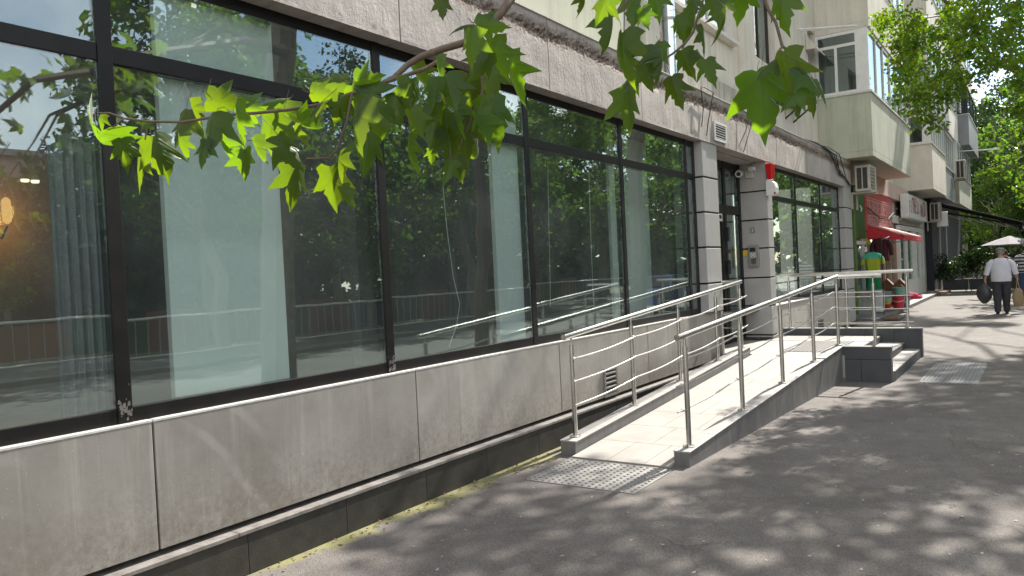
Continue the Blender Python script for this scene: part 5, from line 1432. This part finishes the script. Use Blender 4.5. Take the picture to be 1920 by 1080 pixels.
for px, py, lb in ((1664, 541, "left brown peaked wooden box on the goods outside the shop"), (1688, 541, "right brown peaked wooden box on the goods outside the shop")):
    x, y, z = place(px, py, 25.2); g = thing("wooden_box", (x, y, z), lb, "wooden box", "peaked wooden boxes")
    mesh("body", MB().prism([(x - .15, z), (x + .15, z), (x + .15, z + .1), (x, z + .26), (x - .15, z + .1)], 'y', y - .12, y + .12), m_wood, g)
    mesh("lid", MB().prism([(x - .18, z + .08), (x, z + .27), (x + .18, z + .08), (x + .18, z + .105), (x, z + .295), (x - .18, z + .105)], 'y', y - .15, y + .15), plain("brown_lid", (.26, .12, .06)), g)
    mesh("support", MB().box(x - .14, x + .14, y - .11, y + .11, .11, z - .002), m_wood, g)
x, y, z = place(1708, 560, 25.0)
g = thing("red_cloth", (x, y, z), "bright pink red cloth bundle at the right end of the goods", "cloth")
mesh("bundle", MB().ball((x, y, z + .08), .22, .14, .10, 12, 8).ball((x + .15, y, z + .04), .16, .1, .06, 10, 6), plain("pink_red_cloth", (.6, .04, .1), .9), g, smooth=True)
mesh("stick", MB().tube([(x - .25, y, z + .42), (x + .1, y, z + .1)], .012, 6), m_white, g)
g = thing("wooden_board", (-3.2, 22.4, .02), "brown wooden board lying on the pavement before the shop step", "board")
mesh("plank", MB().box(-3.25, -2.95, 21.2, 22.6, .012, .06), m_wood, g, bevel=.006); mesh("end_cap", MB().box(-2.945, -2.9, 21.25, 22.55, .012, .075), m_ledge, g, bevel=.01)

# ================================================================== TERRACE
for i, (x0, x1, lb, sl) in enumerate(((-3.32, -2.42, "dark rectangular planter on castors nearest the black shop front", "dense dark shrub in the planter nearest the black shop front"), (-2.38, -1.46, "dark rectangular planter in the middle of the hedge row", "dense dark shrub in the middle planter"), (-1.42, -.5, "dark rectangular planter behind the man in the white shirt", "dense dark shrub behind the man in the white shirt"))):
    g = thing("planter_box", ((x0 + x1) / 2, 37.3, 0), lb, "planter", "planters along the terrace")
    b = MB().box(x0, x1, 37.02, 37.06, .07, .52).box(x0, x1, 37.54, 37.58, .07, .52).box(x0, x0 + .04, 37.0605, 37.5395, .07, .52).box(x1 - .04, x1, 37.0605, 37.5395, .07, .52)
    mesh("box", b, m_planter, g, bevel=.006)
    mesh("soil", MB().box(x0 + .041, x1 - .041, 37.061, 37.539, .08, .47), m_wood, g)
    for xx in (x0 + .08, x1 - .08):
        mesh("castor", MB().lathe([(.035, -.015), (.035, .015)], (xx, 37.1, .036), 10, 'x'), m_galv, g)
    rng = np.random.default_rng(60 + i)
    g = thing("hedge_shrub", ((x0 + x1) / 2, 37.3, .47), sl, "shrub", "shrubs in the terrace planters")
    cs_ = np.array([((x0 + x1) / 2 + rng.uniform(-.62, .62), 37.3 + rng.uniform(-.3, .3), .62 + rng.uniform(0, .92) * (1.12 if i == 1 else .95)) for _ in range(34)])
    b = MB()
    for q in cs_[::3]: b.tube([((x0 + x1) / 2 + rng.uniform(-.25, .25), 37.3, .46), tuple(q)], [.018, .006], 6)
    mesh("stem", b, m_twig, g)
    P = clump_points(cs_, .24, 60, rng, .9); V, F = leaf_quads(P, .12, rng, .1, .5, .4); np_mesh("foliage", V, F, m_leaf_dark, g, ((x0 + x1) / 2, 37.3, .47))
g = thing("terrace_parasol", (-1.04, 42.0, 0), "pale grey round parasol open over the terrace at the right edge", "parasol")
b = MB(); c0 = (-1.04, 42.0, 2.30); n = 8
b.v.append(c0)
for r, z in ((.55, 2.13), (1.14, 1.91), (1.14, 1.85)):
    for k in range(n * 2):
        t = 2 * math.pi * k / (n * 2); rr = r * (1 if k % 2 == 0 else .95); b.v.append((c0[0] + rr * math.cos(t), c0[1] + rr * math.sin(t), z - (.0 if k % 2 == 0 else .015)))
N2 = n * 2
for k in range(N2): b.f.append((0, 1 + k, 1 + (k + 1) % N2))
for r in range(2):
    for k in range(N2): a = 1 + r * N2 + k; e = 1 + r * N2 + (k + 1) % N2; b.f.append((a, a + N2, e + N2, e))
o = mesh("canopy", b, m_umb, g); sm = o.modifiers.new('cloth', 'SOLIDIFY'); sm.thickness = .01
mesh("finial", MB().ball((c0[0], c0[1], 2.29), .035, .035, .04, 10, 6), m_umb, g, smooth=True)
mesh("pole", MB().tube([(-1.04, 42.0, .06), (-1.04, 42.0, 2.25)], .025, 10), m_galv, g, smooth=True)
mesh("base", MB().lathe([(.28, 0), (.28, .05), (.06, .08)], (-1.04, 42.0, 0), 18), m_black, g)
for k in range(8):
    t = 2 * math.pi * k / 8; mesh("rib", MB().tube([(c0[0], c0[1], 2.2), (c0[0] + .98 * math.cos(t), c0[1] + .98 * math.sin(t), 1.875)], .008, 5), m_galv, g)

# ================================================================== PEOPLE
def skin_body(joints, edges, name, mat, parent, loc):
    me = bpy.data.meshes.new(name); me.from_pydata([j[:3] for j in joints], edges, []); me.materials.append(mat); me.update()
    o = bpy.data.objects.new(name, me); COL.objects.link(o)
    o.parent = parent; o.location = (0, 0, 0)
    sk = o.modifiers.new('skin', 'SKIN'); sk.use_smooth_shade = True
    lay = me.skin_vertices[0].data if me.skin_vertices else None
    if lay is None:
        bm = bmesh.new(); bm.from_mesh(me); bm.verts.layers.skin.verify(); bm.to_mesh(me); bm.free(); lay = me.skin_vertices[0].data
    for i, j in enumerate(joints):
        r = j[3]; lay[i].radius = r if isinstance(r, tuple) else (r, r); lay[i].use_root = (i == 0)
    ss = o.modifiers.new('smooth', 'SUBSURF'); ss.levels = 1; ss.render_levels = 2
    return o
def loft(secs, N=18):
    b = MB()
    for (x, y, z, rx, ry) in secs:
        for k in range(N): t = 2 * math.pi * k / N; b.v.append((x + rx * math.cos(t), y + ry * math.sin(t), z))
    for r in range(len(secs) - 1):
        for k in range(N): a = r * N + k; e = r * N + (k + 1) % N; b.f.append((a, e, e + N, a + N))
    b.f.append(tuple(range(N - 1, -1, -1))); b.f.append(tuple((len(secs) - 1) * N + k for k in range(N)))
    return b
def person(loc, label, shirt, trousers, hair, h=1.72, stout=1.0, sleeve=.55, rz=0, cap=False, stride=.12, arms=((-.30, .02), (.30, .04))):
    """walks toward +y, seen from behind"""
    g = thing("person", (0, 0, 0), label, "person")
    k = h / 1.72; s = stout
    J = [(0, 0, .95, .13), (0, .0, 1.15, (.15 * s, .11)), (0, -.0, 1.38, (.15 * s, .10)), (0, .01, 1.49, .06), (0, .03, 1.56, (.055, .06)), (0, .04, 1.64, (.078, .092)), (0, .035, 1.70, (.06, .07))]
    E = [(i, i + 1) for i in range(6)]
    def addc(start, pts):
        p = start
        for q in pts: J.append(q); E.append((p, len(J) - 1)); p = len(J) - 1
        return p
    hands = []
    for sx, (ax, ay) in zip((-1, 1), arms):
        hx = ax
        w = addc(2, [(sx * .19 * s, 0, 1.40, .055), (sx * .27 * s, -.03, 1.15, .043), (hx, ay, .93, .030), (hx, ay + .01, .87, (.024, .036))])
        hands.append((hx, ay + .01, .87))
        # four fingers curled round the bag handle, and a thumb
        for f in range(4):
            fy = ay - .030 + f * .021; ln = (.040, .046, .043, .034)[f]
            addc(w, [(hx - sx * .002, fy, .835, .0095), (hx - sx * .012, fy, .835 - ln, .0085), (hx - sx * .03, fy, .825 - ln * .9, .0075)])
        addc(w, [(hx - sx * .022, ay + .04, .855, .010), (hx - sx * .034, ay + .05, .825, .0085)])
    for sx, dy in ((-1, -stride), (1, stride)):
        addc(0, [(sx * .10 * s, 0, .88, .095 * s), (sx * .10, dy * .35 + .02, .48, .06), (sx * .095, dy - .03, .09, .038), (sx * .10, dy + .02, .045, .035), (sx * .105, dy + .13, .03, .03)])
    skin_body(J, E, "body", m_skin, g, loc)
    # shirt: torso loft and two sleeves
    sh = loft([(0, 0, .86, .205 * s, .145 * s), (0, 0, .96, .215 * s, .15 * s), (0, 0, 1.10, .21 * s, .145 * s), (0, 0, 1.28, .215 * s, .135), (0, 0, 1.40, .205 * s, .115), (0, .0, 1.455, .13 * s, .085), (0, .01, 1.49, .072, .07)])
    mesh("shirt", sh, shirt, g, smooth=True)
    for sx, (ax, ay) in zip((-1, 1), arms):
        e = Vector((sx * .275 * s, -.03, 1.15)); hd = Vector((ax, ay, .93))
        pts = [(sx * .09 * s, 0, 1.405), (sx * .165 * s, -.005, 1.385), (sx * .225 * s, -.01, 1.32), tuple(Vector((sx * .2 * s, 0, 1.38)).lerp(e, .7))]
        rr_ = [.05, .078, .08, .074]
        if sleeve > .5: pts += [tuple(e), tuple(e.lerp(hd, (sleeve - .5) * 1.6))]; rr_ += [.068, .066]
        mesh("sleeve", MB().tube(pts, rr_, 12), shirt, g, smooth=True)
    mesh("trousers", loft([(0, 0, .80, .19 * s, .14 * s), (0, 0, .90, .20 * s, .145 * s), (0, 0, .97, .19 * s, .14 * s)]), trousers, g, smooth=True)
    for sx, dy in ((-1, -stride), (1, stride)):
        mesh("trouser_leg", loft([(sx * .105, dy - .03, .06, .075, .085), (sx * .10, dy * .7 - .01, .28, .085, .092), (sx * .10, dy * .35, .50, .095 * s, .10), (sx * .10, .0, .74, .105 * s, .125 * s), (sx * .092, 0, .86, .10 * s, .13 * s)]), trousers, g, smooth=True)
        mesh("shoe", MB().ball((sx * .105, dy + .05, .045), .052, .14, .05, 12, 8), m_black, g, smooth=True)
    hr = MB().ball((0, .02, 1.655), .088, .098, .10, 14, 9)
    mesh("hair", hr, hair, g, smooth=True)
    for sx in (-1, 1): mesh("ear", MB().ball((sx * .088, .045, 1.625), .014, .022, .034, 8, 6), m_skin, g, smooth=True)
    f = MB().ball((0, .142, 1.615), .014, .022, .026, 8, 6); mesh("nose", f, m_skin, g, smooth=True)
    for sx in (-1, 1): mesh("eye", MB().ball((sx * .033, .122, 1.645), .012, .010, .008, 8, 6), m_white, g, smooth=True)
    mesh("mouth", MB().ball((0, .125, 1.565), .026, .008, .007, 8, 6), m_redlens, g, smooth=True)
    if cap:
        mesh("cap", MB().lathe([(.098, -.02), (.108, .02), (.10, .06), (.06, .085), (.01, .092)], (0, .03, 1.67), 18), m_cap, g, smooth=True)
        mesh("cap_peak", MB().ball((0, .135, 1.665), .07, .06, .012, 12, 6), m_cap, g, smooth=True)
    g.location = loc; g.rotation_euler = (0, 0, rz); g.scale = (k, k, k)
    return g
man = person((-.79, 23.45, 0), "grey-haired man in white shirt and dark trousers walking away with a bag in each hand", m_shirt, m_trouser, m_hair, 1.66, 1.12, .80, 0.05, cap=True, arms=((-.37, .0), (.36, .03)))
def bag(c, w, d, h, mat, label, name, tip=False, hl=.1):
    x, y, z = c; g = thing(name, (x, y, z - h), label, "bag")
    prof = [(.30, 0), (.42, .06), (.50, .30), (.49, .55), (.42, .82), (.22, 1.0)] if not tip else [(.10, 0), (.26, .10), (.46, .34), (.50, .55), (.42, .8), (.10, 1.0)]
    b = MB(); N = 16
    for u, v in prof:
        for q in range(N): t = 2 * math.pi * q / N; b.v.append((x + math.cos(t) * u * w * (1 + .07 * math.sin(3 * t + v * 7)), y + math.sin(t) * u * d * (1 + .1 * math.sin(4 * t)), z - h + v * h))
    for r in range(len(prof) - 1):
        for q in range(N): a = r * N + q; e = r * N + (q + 1) % N; b.f.append((a, e, e + N, a + N))
    b.f.append(tuple(range(N - 1, -1, -1))); b.f.append(tuple((len(prof) - 1) * N + q for q in range(N)))
    mesh("sack", b, mat, g, smooth=True)
    for s in (-1, 1): mesh("handle", MB().tube([(x + s * w * .18, y, z - .04), (x + s * w * .06, y, z + hl * .7), (x, y, z + hl)], .010, 6), mat, g, smooth=True)
    return g
bag((-1.175, 23.44, .76), .36, .22, .50, m_bagblack, "dark grey plastic bag sagging from the man's left hand", "plastic_bag", True, .06)
bag((-.44, 23.48, .64), .25, .11, .46, m_bagtan, "tan shopping bag with long handles in the man's right hand", "shopping_bag", False, .17)
person((-.33, 30.2, 0), "person in striped polo and blue jeans cut off by the right edge", m_stripe, m_jeans, m_darkhair, 1.74, 1.05, .45, 0.0, arms=((-.31, .02), (.31, .02)))
person((-1.02, 34.6, 0), "dark-haired person in dark clothes seen past the man's right shoulder", plain("dark_blue_shirt", (.02, .025, .05), .9), m_trouser, m_darkhair, 1.62, 1.0, .6, 0.2)

# dead leaves and grit gathered at the foot of the plinth
rng = np.random.default_rng(78)
n = 150
P = np.stack([-3.685 + np.abs(rng.normal(0, .10, n)) + .012, rng.uniform(1.9, 5.75, n), np.full(n, .006)], 1)
V, F = leaf_quads(P, .03, rng, -.02, .7, 2.5); V[:, 2] = np.clip(V[:, 2], .004, .02)
o = np_mesh("dead_leaves", V, F, plain("dead_leaf_brown", (.16, .10, .05), .9)); tag(o, "dry brown leaf crumbs gathered along the foot of the dark plinth", "leaf litter", None, 'stuff')
# small litter on the asphalt: fallen bits of leaf and petal
rng = np.random.default_rng(77)
n = 420
P = np.stack([rng.uniform(-3.5, .4, n), rng.uniform(2.6, 14, n), np.full(n, .004)], 1)
kp = ~((P[:, 0] > -3.6) & (P[:, 0] < -1.4) & (P[:, 1] > 4.85) & (P[:, 1] < 13.8))
P = P[kp]; n = len(P); a = rng.uniform(0, 6.28, n); L = rng.uniform(.006, .018, n)
d = np.stack([np.cos(a), np.sin(a), np.zeros(n)], 1) * L[:, None]; e = np.stack([-np.sin(a), np.cos(a), np.zeros(n)], 1) * (L * .55)[:, None]
up = np.array([0, 0, .004])
V = np.stack([P - d, P + e + up * .5, P + d + up, P - e], 1).reshape(-1, 3); F = np.arange(n)[:, None] * 4 + np.array([[0, 1, 2, 3]])
o = np_mesh("fallen_petals", V, F, plain("dry_petal", (.42, .39, .33), .9)); tag(o, "tiny pale dry petals and leaf bits scattered over the asphalt", "litter", None, 'stuff')
